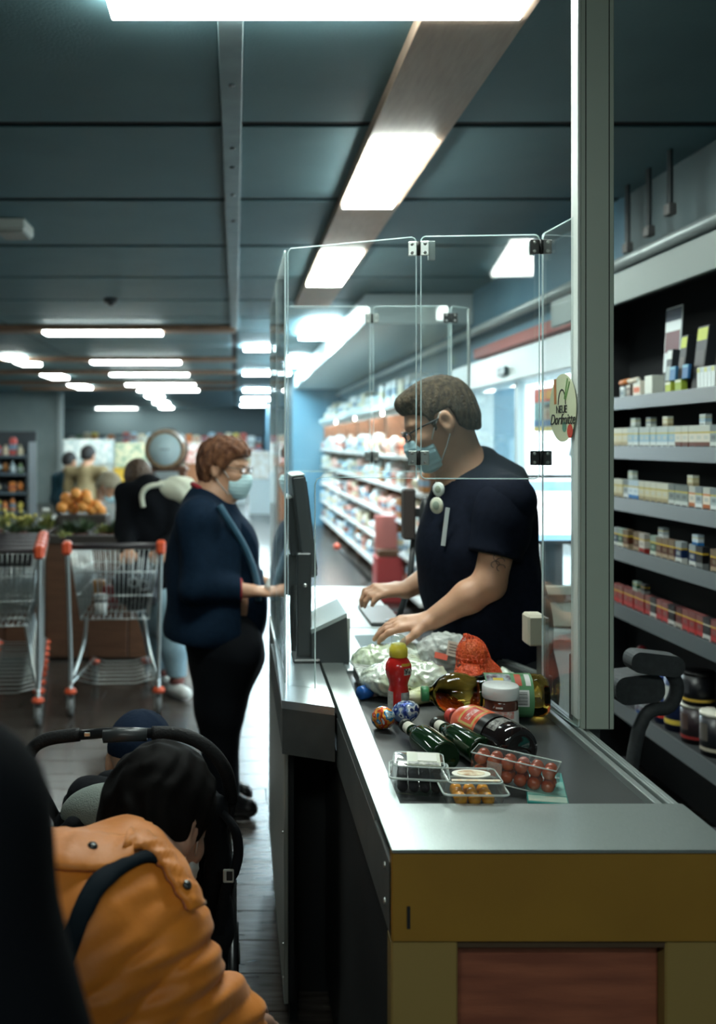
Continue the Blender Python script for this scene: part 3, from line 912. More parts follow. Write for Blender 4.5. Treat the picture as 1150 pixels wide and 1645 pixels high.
# cashier's chair to the right of the post
ch = thing('office_chair', 'dark grey swivel chair with armrest to the right of the post', 'chair', (1.12, 2.75, 0))
M_chair = mat('chair_fabric', (.040, .045, .048), .75, col2=(.03, .034, .036), nscale=60)
c = at(1000, 1100, 2.7)
MB().prism(rounded(.14, .055, .025, 5), -.03, .03, 'y', M=Matrix.Translation((1.10, 2.62, 1.02)) @ Matrix.Rotation(.12, 4, 'Y')).build('armrest', M_chair, ch)
MB().tube(bez([(1.13, 2.62, 1.01), (1.165, 2.63, .96), (1.15, 2.64, .90), (1.07, 2.64, .84), (1.02, 2.66, .43)], 6), [.018] * 25).build('arm_support', M_chair, ch)
MB().prism(rounded(.13, .075, .03, 5), -.05, .05, 'y', M=Matrix.Translation((1.07, 2.68, .945)) @ Matrix.Rotation(-.10, 4, 'Y')).build('arm_pad', M_chair, ch)
MB().box((1.0, 2.50, .40), (1.56, 2.95, .47), bev=.03).build('seat', M_chair, ch)
MB().box((1.52, 2.50, .46), (1.58, 2.90, .80), bev=.03).build('backrest', M_chair, ch)
MB().box((1.53, 2.66, .40), (1.57, 2.75, .6), bev=.01).build('back_bar', M_dk, ch)
MB().cyl((1.25, 2.73, .08), (1.25, 2.73, .40), .03, n=14).build('gas_column', M_dk, ch)
for k in range(5):
    a = 2 * PI * k / 5 + .3
    e = (1.25 + .27 * math.cos(a), 2.73 + .27 * math.sin(a), .055)
    lgp = MB().tube([(1.25, 2.73, .1), e], [.025, .016]).build('base_leg', M_dk, ch)
    MB().ball((e[0], e[1], .028), .028, nu=10, nv=8).build('castor', M_dk, lgp)
# ================================================================ TOBACCO SHELF ON THE RIGHT WALL
SX = 1.70
M_shelf = mat('shelf_grey', (.08, .095, .10), .4, metal=.3)
M_lip = mat('shelf_lip', (.036, .049, .055), .4, metal=.2)
M_back = mat('shelf_back', (.010, .012, .014), .7)
SH = [(.444, 'bottom'), (.876, 'fifth'), (1.13, 'fourth'), (1.35, 'third'), (1.578, 'second'), (1.795, 'top')]
su = thing('tobacco_shelf', 'tall dark tobacco shelf with grey shelf lips behind the post', 'shelf', (1.85, 3.7, 0))
MB().box((2.0, 2.4, .0), (2.045, 5.1, 2.34)).build('back_panel', M_back, su)
MB().box((1.72, 5.06, .0), (2.0, 5.10, 2.34)).build('side_panel', M_back, su)
MB().box((1.72, 2.40, .0), (2.0, 2.44, 2.34)).build('side_panel', M_back, su)
MB().box((1.70, 2.40, 2.30), (2.0, 5.10, 2.34)).build('top_panel', M_back, su)
for z, nm in SH:
    s_ = MB().box((SX + .012, 2.44, z - .03), (2.0, 5.06, z - .004)).build('shelf_board', M_back if nm == 'bottom' else M_shelf, su)
    MB().prism([(SX - .012, z - .052), (SX + .012, z - .052), (SX + .012, z + .004), (SX + .002, z + .004)], 2.44, 5.06, 'y').build('price_rail', M_lip if nm != 'bottom' else M_shelf, s_)
MB().box((SX - .04, 2.40, 2.20), (SX - .015, 5.24, 2.335), bev=.003).build('fascia', mat('fascia_pale', (.105, .145, .135), .45), su)
MB().box((SX - .03, 2.44, 0), (SX + .02, 5.06, .10)).build('plinth', M_back, su)

def pack_mesh(body, band, low, top):
    """cigarette pack: flip lid, brand field, warning field; width along y, front towards -x"""
    w, d, h = .055, .024, .088
    m = MB()
    cols = [(0, .026, low), (.026, .058, body), (.058, .064, band), (.064, h, top)]
    ms = []
    for i, (z0, z1, c) in enumerate(cols):
        ms.append(mat('pk_' + c, tuple(.75 * q ** 1.25 for q in srgb(c)), .4))
        m.box((0, -w / 2, z0), (d, w / 2, z1 + (.0 if i == 3 else .0)), i)
    ms.append(mat('pk_ink', '2a2a2c', .5))
    m.box((-.0006, -w / 2 + .006, .006), (0, w / 2 - .006, .012), 4)
    m.box((-.0006, -w / 2 + .012, .036), (0, w / 2 - .012, .05), 3)
    return m.mesh('cigarette_pack', ms)
PALE = [('white', 'dfe6e2', 'cfc36a', 'c3cfc9', 'b9c7c2'), ('pale blue', 'a9c8d8', 'd0c46c', 'dfe8e6', 'c4cfcd'), ('cream', 'd9d3b4', 'c9b85a', 'b6aa8a', 'd5d8cc'), ('grey', '9aa5a4', 'cfc36a', 'd5dcd8', '7f8a8a'), ('white and brown', 'e0ddd0', 'c7b54e', '7c4a3a', 'cdd2c9')]
BLUE = [('sky blue', '5aa6d8', 'd3c060', 'd9e6ee', '9fc0d4'), ('white and blue', 'dfeaf0', 'd0bf5e', '3d8ac4', 'c3d4de'), ('orange and white', 'e8e0d0', 'd98f45', 'c07a4a', 'c9cdc6'), ('pale grey', 'b9c4c8', 'd0c060', 'e6ecec', '8d989c')]
MIX = [('dark blue', '27406b', 'd6b94a', 'd8dcd8', 'a8b0b2'), ('brown', '6e4634', 'd9bd4c', 'b5a48c', '8a7a68'), ('green', '2f6a55', 'd6c25a', 'd6dcd2', '9fb0a8'), ('white and red', 'd9d4cc', 'd6b94a', 'a83c34', 'b9b5b0'), ('black', '1b1d20', 'd3b648', '8f9494', '3a3c40')]
REDS = [('red', 'a3262a', 'd8b84a', 'c23a3a', '8f5a58'), ('dark red', '7a1c22', 'd3b04a', 'b8b0a4', '5e2a2c'), ('navy and yellow', '2a3358', 'd8b84a', 'b5453c', '6a6d7a'), ('white and navy', 'c8c6c0', 'c9a844', '2e3858', '8a8a90'), ('black and white', '1c1d22', 'cfc9b8', 'd4d4d0', '2a2b30')]
PMESH = {}
def pmesh(v):
    if v[0] not in PMESH:
        PMESH[v[0]] = pack_mesh(*v[1:])
    return PMESH[v[0]]
rows = [(1.578, 'second', PALE, .0), (1.35, 'third', BLUE + PALE[2:4], .0), (1.13, 'fourth', MIX, .16), (.876, 'fifth', REDS, .0)]
for z, nm, var, skip in rows:
    v = rnd.choice(var)
    for i in range(27):
        if rnd.random() < .55:
            v = rnd.choice(var)
        y = 4.50 - .058 * i
        if skip and rnd.random() < skip:
            continue
        o = bpy.data.objects.new('cigarette_pack', pmesh(v)); COL.objects.link(o)
        o.location = (SX + .014 + rnd.random() * .004, y, z - .004)
        o.rotation_euler.z = rnd.uniform(-.02, .02)
        tag(o, '%s cigarette pack on the %s shelf, %s place from the post' % (v[0], nm, ORD[i]), 'cigarette pack', 'cigarette packs on the %s shelf' % nm)
# packs standing or lying on the others and tall ones
extra = [('second', 1.578, 4.30, .0, PALE[0]), ('second', 1.578, 4.14, .0, PALE[3]), ('second', 1.578, 3.98, .0, PALE[2]), ('second', 1.578, 3.66, .0, PALE[1]),
         ('third', 1.35, 4.33, .0, PALE[0]), ('third', 1.35, 3.76, .0, PALE[2]), ('fourth', 1.13, 4.02, .0, BLUE[3]), ('fourth', 1.13, 3.72, .0, BLUE[1]), ('fifth', .876, 4.28, .0, MIX[2]), ('fifth', .876, 4.2, .0, MIX[4])]
for i, (nm, z, y, _, v) in enumerate(extra):
    o = bpy.data.objects.new('cigarette_pack', pmesh(v)); COL.objects.link(o)
    o.location = (SX + .016, y, z - .004 + .0885)
    o.scale = (1, .8, .45)
    tag(o, 'small %s pack lying on the row of packs, %s shelf, %s one' % (v[0], nm, ('far', 'near', 'middle', 'nearest')[i % 4]), 'cigarette pack', 'packs on top of the rows')

def carton(name, label, cat, y, z, w, h, d, cols, lean=0., x=SX + .02, parts=True):
    t = thing(name, label, cat, (x, y, z))
    M = Matrix.Translation((x, y, z)) @ Matrix.Rotation(lean, 4, 'Y')
    MB().box((0, -w / 2, 0), (d, w / 2, h), M=M, bev=.0015).build('carton', mat('ct_' + cols[0], cols[0], .45), t)
    if len(cols) > 1:
        MB().box((-.001, -w / 2 + .003, h * .78), (0, w / 2 - .003, h * .97), M=M).build('print_band', mat('ct_' + cols[1], cols[1], .45), t)
    if len(cols) > 2:
        MB().box((-.001, -w / 2 + .008, h * .3), (0, w / 2 - .008, h * .62), M=M).build('print_panel', mat('ct_' + cols[2], cols[2], .45), t)
    return t
zt = 1.791
carton('leaflet_board', 'white leaflet board with a dark red picture on the top shelf', 'sign', 4.12, zt + .10, .15, .27, .006, ['c5d0d2', '24384e', '5a2a34'], .06, SX + .10)
carton('picture_box', 'small dark patterned box under the white leaflet board', 'box', 4.12, zt, .10, .10, .03, ['56615c', '2c3330', 'a9b0a8'], 0, SX + .09)
carton('tall_box', 'tall black box with lime green top, left one on the top shelf', 'box', 3.87, zt, .055, .225, .04, ['22262a', 'a9b52e', '44403c'], .12)
carton('tall_box', 'tall black box with lime green top, right one on the top shelf', 'box', 3.72, zt, .085, .245, .04, ['1c2024', 'a9b52e', '2e2c2c'], .12)
carton('tall_box', 'black box with white print between leaflet and lime green boxes', 'box', 3.98, zt, .05, .18, .03, ['30363a', 'c9d0ce', '8d9a98'], .1)
carton('blue_sachet', 'blue sachet below the left lime green topped box', 'packet', 3.90, zt + .05, .05, .055, .012, ['2f6a96', '6aa0b8'], .1, SX + .008)
carton('blue_sachet', 'blue sachet below the right lime green topped box', 'packet', 3.79, zt + .05, .05, .055, .012, ['2a6090', '6aa0b8'], .1, SX + .008)
carton('lighter_box', 'small lime box on the top shelf, left of two', 'box', 3.93, zt, .05, .045, .025, ['a6b43a', 'd2d6c0'], 0, SX + .006)
carton('lighter_box', 'small lime box on the top shelf, right of two', 'box', 3.84, zt, .055, .05, .025, ['8fa436', 'c8d0bc'], 0, SX + .006)
carton('white_box', 'plain white box on the top shelf near the middle', 'box', 4.15, zt, .075, .085, .05, ['cdd2c8'])
carton('round_box', 'white box with orange print on the top shelf', 'box', 4.27, zt, .08, .07, .05, ['d8d2c4', 'c9cfc8', 'c0603c'])
carton('brown_box', 'brown and white box on the top shelf, second from the post', 'box', 4.36, zt, .05, .06, .05, ['5a4a42', 'c9c4b8', '8f8a80'])
carton('silver_box', 'silver box nearest the post on the top shelf', 'box', 4.43, zt, .05, .055, .05, ['aab6b8', 'd8dedc', '6f8088'])
for i, (y, c, w_) in enumerate(((4.41, 'b9703c', 'orange and white'), (4.31, 'c8bfae', 'beige'))):
    t = thing('roll_packet', '%s paper roll packet lying across the boxes on the top shelf' % w_, 'packet', (SX + .02, y, zt + .065))
    MB().cyl((SX + .022, y - .05, zt + .075), (SX + .03, y + .05, zt + .072), .013, n=12).build('roll', mat('ct_' + c, c, .5), t)
    MB().cyl((SX + .022, y - .052, zt + .0755), (SX + .0222, y - .05, zt + .075), .009, n=12).build('roll_end', mat('pk_dfe6e2', 'dfe6e2', .4), t)
for i in range(5):
    carton('white_packet', 'white upright packet at the right end of the top shelf, %s from the frame edge' % ORD[4 - i], 'packet', 3.70 - .028 * i, zt, .025, .085, .05, ['d3dcdc', ('c8cc8a', 'b9c8c8')[i % 2]])

# bottom shelf: tins, bottle, bags
zb = .440
def tin(y, z, r, h, cols, label, x=SX + .09):
    t = thing('tobacco_tin', label, 'tin', (x, y, z))
    M = Matrix.Translation((x, y, z))
    MB().lathe([(r, 0), (r, h * .9)], 24, M).build('can', mat('tn_' + cols[0], cols[0], .35), t)
    MB().lathe([(r * 1.02, h * .9), (r * 1.02, h * .985), (r * .98, h)], 24, M).build('lid', mat('tn_' + cols[1], cols[1], .35), t)
    MB().lathe([(r * 1.005, h * .12), (r * 1.005, h * .2)], 24, M, cap=False).build('band', mat('tn_' + cols[2], cols[2], .4), t)
    # printed field on the front
    vs = []; fs = []
    for i in range(7):
        a = PI + (-.5 + i / 6) * 1.1
        for zz in (h * .35, h * .75):
            vs.append((x + r * 1.008 * math.cos(a), y + r * 1.008 * math.sin(a), z + zz))
    for i in range(6):
        fs.append([2 * i, 2 * i + 2, 2 * i + 3, 2 * i + 1])
    MB().add(vs, fs, 0, True).build('print_field', mat('tn_' + cols[3], cols[3], .45), t)
    return t
tin(4.02, zb, .055, .24, ('1d2a4e', '18223c', 'c8b04a', 'b4b8b4'), 'tall navy blue tobacco tin on the bottom shelf')
tin(3.86, zb, .06, .15, ('2a2024', 'd8d6c8', '8a2e2c', '4a3a36'), 'black tobacco tin with cream lid, lower one at the right edge')
tin(3.85, zb + .151, .06, .125, ('15161a', '101114', 'c9a544', '3a3c40'), 'black tobacco tin stacked on the cream lidded tin')
tin(3.70, zb, .06, .16, ('1a1b20', 'd0cec2', 'a8a090', '55504a'), 'black tobacco tin nearest the right frame edge')
tin(4.13, zb, .05, .20, ('263a70', '2c4480', 'b83a34', 'cfa840'), 'blue and red tin beside the white capped bottle')
t = thing('plastic_bottle', 'blue plastic bottle with white cap on the bottom shelf', 'bottle', (SX + .05, 4.25, zb))
M = Matrix.Translation((SX + .05, 4.25, zb))
MB().lathe([(.036, 0), (.04, .01), (.04, .085), (.034, .105), (.018, .12)], 20, M).build('body', mat('bottle_blue', '2a4f86', .3), t)
MB().lathe([(.022, .118), (.022, .15), (.019, .153)], 18, M).build('cap', mat('cap_white', 'd4dad8', .4), t)
MB().lathe([(.0405, .02), (.0405, .075)], 20, M, cap=False).build('label', mat('label_pale', 'aab4b8', .5, col2='5a3a4a', nscale=60), t)
for i, (y, z, c, lb) in enumerate(((4.42, .60, '8c1c26', 'red tobacco bag hanging at the far end of the bottom shelf'), (4.33, .58, '7a1822', 'red tobacco bag in front of the navy tin, bottom shelf'), (4.36, .44, 'c49a3a', 'yellow tobacco pouch standing on the bottom shelf'))):
    s_ = SDF()
    hh = .20 if i < 2 else .07
    s_.ell((SX + .1 + .02 * i, y, z + hh / 2 - (.16 if i < 2 else 0)), (.03, .055, hh / 2 + .06 * (i < 2)), k=.01)
    bag = s_.build('tobacco_bag', mat('bag_' + c, c, .3, col2='c9a05a' if i == 2 else 'b8303a', nscale=25), None, res=.008, disp=wrinkle(.004, 60, 55, 70, i))
    tag(bag, lb, 'bag')

# ================================================================ BREAD WALL AND FAR SHELVES
M_brown = mat('shelf_upright', (.13, .065, .035), .5)
M_shl = mat('bread_shelf', (.62, .62, .60), .4)
M_shelfback = mat('bread_back', (.75, .58, .50), .5)
def goods(name, label, cat, c, size, col, shape, grp):
    m = MB()
    w = size
    if shape == 0:      # carton with a printed band and a folded top
        m.box((-w[0] / 2, -w[1] / 2, 0), (w[0] / 2, w[1] / 2, w[2] * .9), bev=min(w) * .06)
        m.prism([(-w[0] / 2, w[2] * .9), (w[0] / 2, w[2] * .9), (w[0] * .05, w[2]), (-w[0] * .05, w[2])], -w[1] / 2 * .96, w[1] / 2 * .96, 'y')
        m.box((-w[0] / 2 - .002, -w[1] / 2 - .002, w[2] * .3), (w[0] / 2 + .002, w[1] / 2 + .002, w[2] * .6), 1)
    elif shape == 1:    # bottle or jar with a label and a lid
        r = min(w[0], w[1]) / 2
        m.lathe([(r * .95, 0), (r, w[2] * .08), (r, w[2] * .6), (r * .4, w[2] * .8), (r * .4, w[2] * .92)], 10)
        m.lathe([(r * 1.02, w[2] * .2), (r * 1.02, w[2] * .5)], 10, None, 1, cap=False)
        m.lathe([(r * .46, w[2] * .9), (r * .46, w[2])], 10, None, 1)
    else:               # bagged loaf with a tied end and a sticker
        m.ball((0, 0, w[2] * .42), (w[0] / 2, w[1] * .44, w[2] * .42), nu=10, nv=7)
        m.lathe([(w[2] * .12, 0), (w[2] * .05, w[1] * .12), (w[2] * .14, w[1] * .2)], 8, Matrix.Translation((0, w[1] * .38, w[2] * .45)) @ Matrix.Rotation(-PI / 2, 4, 'X'), 0)
        m.box((-w[0] / 2 - .002, -w[1] * .14, w[2] * .3), (-w[0] * .40, w[1] * .14, w[2] * .56), 1)
    o = m.build(name, [mat('gd_' + col, col, .45), mat('gdb_%d' % (len(label) % 4), ('c9d4d6', 'b0604a', '7a94a8', 'd6c9a8')[len(label) % 4], .5)], None)
    o.location = c
    return tag(o, label, cat, grp)
GC = {'white': 'e8eeee', 'pale blue': 'b5d5e6', 'cream': 'eadfc4', 'pink': 'eab5a6', 'yellow': 'e2cf6a', 'red': 'c85a52', 'brown': 'a8703c', 'grey': '9aaab0', 'dark': '3a3e42', 'green': '8fae7a', 'orange': 'dd8a48'}
NAMES = list(GC)
for u in range(4):
    ya = 8.7 + 2.6 * u; yb = ya + 2.55
    t = thing('bread_shelf', 'pale wall shelf with brown uprights, %s section beyond the entrance' % ORD[u], 'shelf', (1.85, ya, 0))
    MB().box((2.0, ya, 0), (2.045, yb, 1.95)).build('back_panel', M_shelfback, t)
    for y in (ya, (ya + yb) / 2, yb - .05):
        MB().box((1.70, y, 0), (1.98, y + .05, 1.95), bev=.004).build('upright', M_brown, t)
    levels = (.18, .50, .82, 1.14, 1.46)
    for z in levels:
        MB().prism([(1.62, z - .03), (2.0, z + .03), (2.0, z + .05), (1.62, z)], ya + .02, yb - .02, 'y').build('shelf_board', M_shl, t)
    MB().box((1.60, ya, 1.95), (2.02, yb, 2.02), bev=.004).build('canopy', mat('canopy_pale', (.6, .7, .72), .4), t)
    for li, z in enumerate(levels):
        nn_ = 7 if u < 2 else 6
        for i in range(nn_):
            cn = rnd.choice(['white', 'white', 'white', 'pale blue', 'cream', 'pink', 'pink', 'pink', 'cream', 'grey', 'brown'] if u < 2 else ['white', 'white', 'white', 'pale blue', 'pale blue', 'pale blue', 'cream', 'pink', 'dark', 'grey'])
            y = ya + .15 + (yb - ya - .25) * i / (nn_ - 1) * .98
            if abs(y - (ya + yb) / 2 - .02) < .09:
                y += .14
            goods('grocery_pack', '%s grocery pack, %s section of the bread wall, %s level, %s along' % (cn, ORD[u], ORD[li], ORD[i]), 'grocery pack',
                  (1.70 + rnd.random() * .03, y, z + .012), (.14, .20 + rnd.random() * .08, .14 + rnd.random() * .1), GC[cn], rnd.choice((0, 0, 1, 2)), 'groceries on the bread wall')
    for i in range(6):
        cn = rnd.choice(['white', 'pale blue', 'cream', 'pale blue', 'white'])
        goods('grocery_pack', '%s box on top of the bread wall, %s section, %s along' % (cn, ORD[u], ORD[i]), 'grocery pack',
              (1.78, ya + .25 + .41 * i, 2.02), (.2, .25, .14 + rnd.random() * .14), GC[cn], rnd.choice((0, 0, 1)), 'boxes on top of the bread wall')
# under-shelf lighting of the bread wall: warm strip per section
for u in range(4):
    ya = 8.7 + 2.6 * u
    t = thing('shelf_light', 'warm strip light under the bread wall canopy, %s section' % ORD[u], 'light', (1.71, ya + 1.2, 1.94))
    MB().box((1.69, ya + .1, 1.915), (1.73, ya + 2.45, 1.949)).build('tube', emat('warm_strip', (1., .80, .68), 22.), t)
    MB().box((1.66, ya + .1, 1.88), (1.67, ya + 2.45, 1.949)).build('canopy_lip', M_shl, t)  # front lip of the canopy, added to hide the glowing tube

# red standing display in the aisle
t = thing('aisle_display', 'red cardboard display standing in the aisle before the bread wall', 'display', (1.42, 11.2, 0))
c = at(622, 870, 10.0)
MB().box((c.x - .12, 9.9, 0), (c.x + .14, 10.2, .45), bev=.005).build('base', mat('display_red', 'b9484a', .5), t)
MB().box((c.x - .10, 10.12, .45), (c.x + .12, 10.2, .85), bev=.005).build('header', mat('display_pink', 'd88a86', .5), t)
MB().box((c.x - .10, 9.92, .45), (c.x + .12, 10.1, .52), bev=.005).build('tray', M_brown, t)
t = thing('price_arm', 'dark price arm with red tip reaching into the aisle', 'sign holder', (1.2, 12, .6))
c = at(560, 900, 11.5)
MB().tube([at(596, 935, 11.5), at(545, 882, 11.5), ], .018).build('arm', M_dk, t)
MB().ball(at(541, 878, 11.5), .04, nu=10, nv=8).build('tip', mat('tip_red', 'd0604a', .5), t)
MB().tube([at(596, 935, 11.5), Vector((at(596, 935, 11.5).x, 11.5, 0))], .02).build('pole', M_dk, t)

# left wall shelf
t = thing('grocery_shelf', 'dark grocery shelf at the left edge beyond the trolleys', 'shelf', (-3.8, 13.8, 0))
MB().box((-5.0, 14.1, 0), (-2.82, 14.15, 1.75)).build('back_panel', mat('ls_back', (.05, .06, .065), .6), t)
for x in (-5.0, -2.86):
    MB().box((x, 13.6, 0), (x + .04, 14.1, 1.6)).build('side_panel', mat('ls_back', (.05, .06, .065), .6), t)
lz = (.42, .66, .92, 1.18, 1.42)
for z in lz:
    MB().box((-4.96, 13.55, z - .04), (-2.86, 14.1, z), bev=.003).build('shelf_board', mat('ls_board', (.09, .12, .14), .45), t)
for li, z in enumerate(lz):
    for i in range(9):
        cn = rnd.choice(['white', 'cream', 'orange', 'green', 'yellow', 'grey', 'brown', 'dark'] if li < 4 else ['white', 'red', 'orange', 'green', 'white', 'cream'])
        goods('grocery_pack', '%s item on the left shelf, %s level, %s from its right end' % (cn, ORD[li], ORD[i]), 'grocery item',
              (-2.95 - .105 * i, 13.66 + rnd.random() * .05, z), (.085, .085, .13 + rnd.random() * (.07 if li < 4 else .14)), GC[cn], rnd.choice((0, 1, 1, 2)), 'goods on the left shelf')

# far shelves under the dark fascia
for u in range(5):
    xa = -6.2 + 1.45 * u
    t = thing('far_shelf', 'bright far shelf below the dark fascia, %s from the left' % ORD[u], 'shelf', (xa + .7, 37, 0))
    MB().box((xa, 37.4, 0), (xa + 1.4, 37.5, 1.8)).build('back_panel', mat('far_back', (.72, .78, .76), .5), t)
    for z in (.3, .75, 1.2, 1.6):
        MB().box((xa, 36.8, z - .04), (xa + 1.4, 37.4, z)).build('shelf_board', M_shl, t)
    for li, z in enumerate((.75, 1.2, 1.6)):
        for i in range(5):
            cn = rnd.choice(['white', 'white', 'cream', 'pale blue', 'orange', 'yellow', 'red', 'green', 'dark'])
            goods('grocery_pack', '%s pack on the %s far shelf, %s level, %s along' % (cn, ORD[u], ORD[li], ORD[i]), 'grocery pack',
                  (xa + .14 + .28 * i, 36.95, z), (.24, .2, .22 + rnd.random() * .15), GC[cn], 0, 'packs on the far shelves')
# mid-aisle freezer island and displays that fill the background
def island(px0, px1, py0, py1, Y, label, name, cat, cols):
    a, b = at(px0, py0, Y), at(px1, py1, Y)
    t = thing(name, label, cat, ((a.x + b.x) / 2, Y, 0))
    MB().box((a.x, Y, 0), (b.x, Y + .6, b.z), bev=.01).build('base', mat('is_' + cols[0], cols[0], .5), t)
    MB().box((a.x + .02, Y + .02, b.z), (b.x - .02, Y + .58, a.z), bev=.02).build('top_goods', mat('is_' + cols[1], cols[1], .5, col2=cols[2], nscale=9), t)
    MB().box((a.x - .01, Y - .01, b.z - .03), (b.x + .01, Y + .61, b.z), bev=.005).build('rim', mat('is_' + cols[0], cols[0], .5), t)
    return t
island(182, 236, 712, 752, 19, 'yellow and white promotion stand behind the barrel', 'promotion_stand', 'display', ('caa43a', 'd8d2b0', '7f9a86'))
island(296, 330, 712, 745, 20, 'white milk carton display right of the barrel', 'carton_display', 'display', ('8a5a3c', 'e4e8e4', 'c05a44'))
island(400, 436, 725, 770, 22, 'pale display of packs in the far aisle behind the customer', 'aisle_stand', 'display', ('c4d2d6', 'f0f4f4', 'd8d0c4'))
island(330, 396, 712, 760, 26, 'long far freezer with pale goods behind the customer', 'freezer', 'freezer', ('cdd8da', 'f0f4f4', 'd0b0a4'))
island(100, 180, 706, 745, 24, 'far dairy cabinet with white packs at the left', 'dairy_cabinet', 'cabinet', ('b4c0be', 'eef2f0', 'a8c0c4'))
# ================================================================ PRODUCE STAND, BARREL, TROLLEYS
M_crate = mat('brown_wood', (.16, .075, .040), .5, col2=(.12, .055, .03), nscale=4, stretch=(1, 1, 8))
M_crate_d = mat('dark_wood', (.04, .032, .026), .6)
st_ = thing('produce_stand', 'wooden produce stand behind the shopping trolleys', 'stand', (-1.2, 7.6, 0))
a, b = at(-60, 862, 7.3), at(272, 862, 7.3)
xl, xr, zt_ = a.x, b.x, a.z
for i in range(5):
    w = (xr - xl) / 5
    MB().box((xl + w * i + .004, 7.3, .02), (xl + w * (i + 1) - .004, 7.33, zt_ - .05), bev=.004).build('plank', M_crate, st_)
MB().box((xl, 7.33, 0), (xr, 8.4, zt_ - .12)).build('core', M_crate_d, st_)
MB().box((xl - .01, 7.27, zt_ - .05), (xr + .01, 7.34, zt_ + .01), bev=.004).build('front_rail', M_crate_d, st_)
MB().box((xl, 7.34, zt_ - .12), (xr, 8.4, zt_ - .06)).build('tray_floor', M_crate_d, st_)
for i in range(6):
    x = xl + (xr - xl) * i / 5
    MB().box((x - .01, 7.34, zt_ - .06), (x + .01, 8.4, zt_ + .03), bev=.003).build('divider', M_crate_d, st_)
# oranges in a heap
M_or = mat('orange_peel', (.75, .27, .05), .45, col2=(.8, .34, .08), nscale=12, bump=.15, bscale=120)
k = 0
heap = [(100, 815), (112, 806), (126, 800), (140, 803), (155, 812), (118, 817), (133, 813), (147, 818), (106, 800), (122, 793), (138, 795), (162, 820)]
for (px, py) in heap:
    c = at(px, py, 7.9 + .05 * (k % 3))
    o = MB().ball((0, 0, 0), .046, nu=14, nv=10).build('orange', M_or); o.location = c
    tag(o, 'orange in the heap on the produce stand, %s counted from the left' % ORD[sorted(heap).index((px, py))], 'orange', 'oranges on the produce stand'); k += 1
ob = MB().box((at(92, 0, 7.85).x, 7.8, zt_ - .06), (at(172, 0, 7.85).x, 8.1, at(0, 826, 7.9).z), bev=.01).build('fruit_crate', M_crate_d)
tag(ob, 'dark crate under the heap of oranges', 'crate')
M_g1 = mat('herb_green', (.035, .065, .030), .6, col2=(.06, .10, .04), nscale=30)
M_g2 = mat('leaf_yellow_green', (.20, .24, .06), .6, col2=(.30, .30, .09), nscale=30)
def plant(px, py, Y, r, h, label, m, n=60, flower=None):
    c = at(px, py, Y)
    t = thing('potted_herb', label, 'plant', (c.x, Y, zt_ - .05))
    mb = MB(); fl_ = MB()
    for i in range(n):
        a = rnd.random() * 2 * PI; u = rnd.random() ** .5
        tip = Vector((c.x + r * u * math.cos(a), Y + r * u * math.sin(a), zt_ - .05 + h * (.5 + .5 * rnd.random()) * (1 - .3 * u)))
        base = Vector((c.x + r * .3 * u * math.cos(a), Y + r * .3 * u * math.sin(a), zt_ - .05 + .04))
        w = Vector((-math.sin(a), math.cos(a), 0)) * .012
        mid = (base + tip) / 2 + Vector((0, 0, .01))
        mb.add([base, mid - w, tip, mid + w, mid + Vector((0, 0, .006))], [[0, 1, 4], [1, 2, 4], [2, 3, 4], [3, 0, 4]])
        if flower and i % 5 == 0:
            fl_.ball(tip, .016, nu=7, nv=5)
    MB().lathe([(r * .35, 0), (r * .5, .07)], 14, Matrix.Translation((c.x, Y, zt_ - .06))).build('pot', mat('pot_red', (.12, .03, .025), .5), t)
    mb.build('foliage', m, t, kind='stuff')
    if flower:
        fl_.build('blossoms', flower, t)
for i, (px, r, h, m) in enumerate(((112, .12, .20, M_g1), (135, .13, .22, M_g1), (185, .11, .20, M_g1), (168, .10, .16, M_g2), (20, .13, .17, M_g1), (58, .13, .16, M_g1))):
    plant(px, 840, 7.52, r, h, ('dark green' if m is M_g1 else 'yellow green') + ' leafy herb on the produce stand, %s' % ('under the oranges left', 'under the oranges right', 'beside the dark jacket', 'beside the bowed head', 'at the left frame edge', 'behind the trolley row')[i], m)
M_yel = mat('blossom_yellow', (.62, .52, .12), .6)
M_wht = mat('blossom_white', (.75, .78, .76), .6)
for i, (px, fl2, lb) in enumerate(((40, M_yel, 'yellow flowers'), (75, M_wht, 'white flowers'), (10, M_yel, 'small yellow flowers'))):
    plant(px, 830, 7.85, .12, .24, 'pot of %s at the back left of the produce stand' % lb, M_g2, 50, fl2)
plant(103, 868, 7.30, .07, .12, 'yellow green lettuce in front beside the trolley row', M_g2, 30)
# barrel end on a stand
bl = thing('wooden_barrel', 'round wooden barrel end with a pale disc above the produce', 'barrel', (-.6, 9.2, 0))
c = at(265, 722, 9.2); r = 34 / (FPX / 9.2)
Mb = Matrix.Translation(c) @ Matrix.Rotation(-PI / 2, 4, 'X')
Mb = Matrix.Translation(c) @ Matrix.Rotation(PI / 2, 4, 'X')
M_bar = mat('barrel_wood', (.30, .20, .11), .5, col2=(.22, .13, .07), nscale=6, stretch=(1, 6, 1))
nst = 16
for i in range(nst):
    a0, a1 = 2 * PI * i / nst + .01, 2 * PI * (i + 1) / nst - .01
    vs = []
    for zz, rr in ((-.5, .9), (-.25, 1.0), (0, .9)):
        for a in (a0, a1):
            vs.append(Mb @ Vector((rr * r * math.cos(a), rr * r * math.sin(a), zz)))
        for a in (a1, a0):
            vs.append(Mb @ Vector(((rr * r - .02) * math.cos(a), (rr * r - .02) * math.sin(a), zz)))
    fs = [[0, 1, 5, 4], [4, 5, 9, 8], [2, 3, 7, 6], [6, 7, 11, 10], [1, 2, 6, 5], [5, 6, 10, 9], [3, 0, 4, 7], [7, 4, 8, 11], [0, 3, 2, 1], [8, 9, 10, 11]]
    MB().add(vs, fs, 0).build('stave', M_bar, bl)
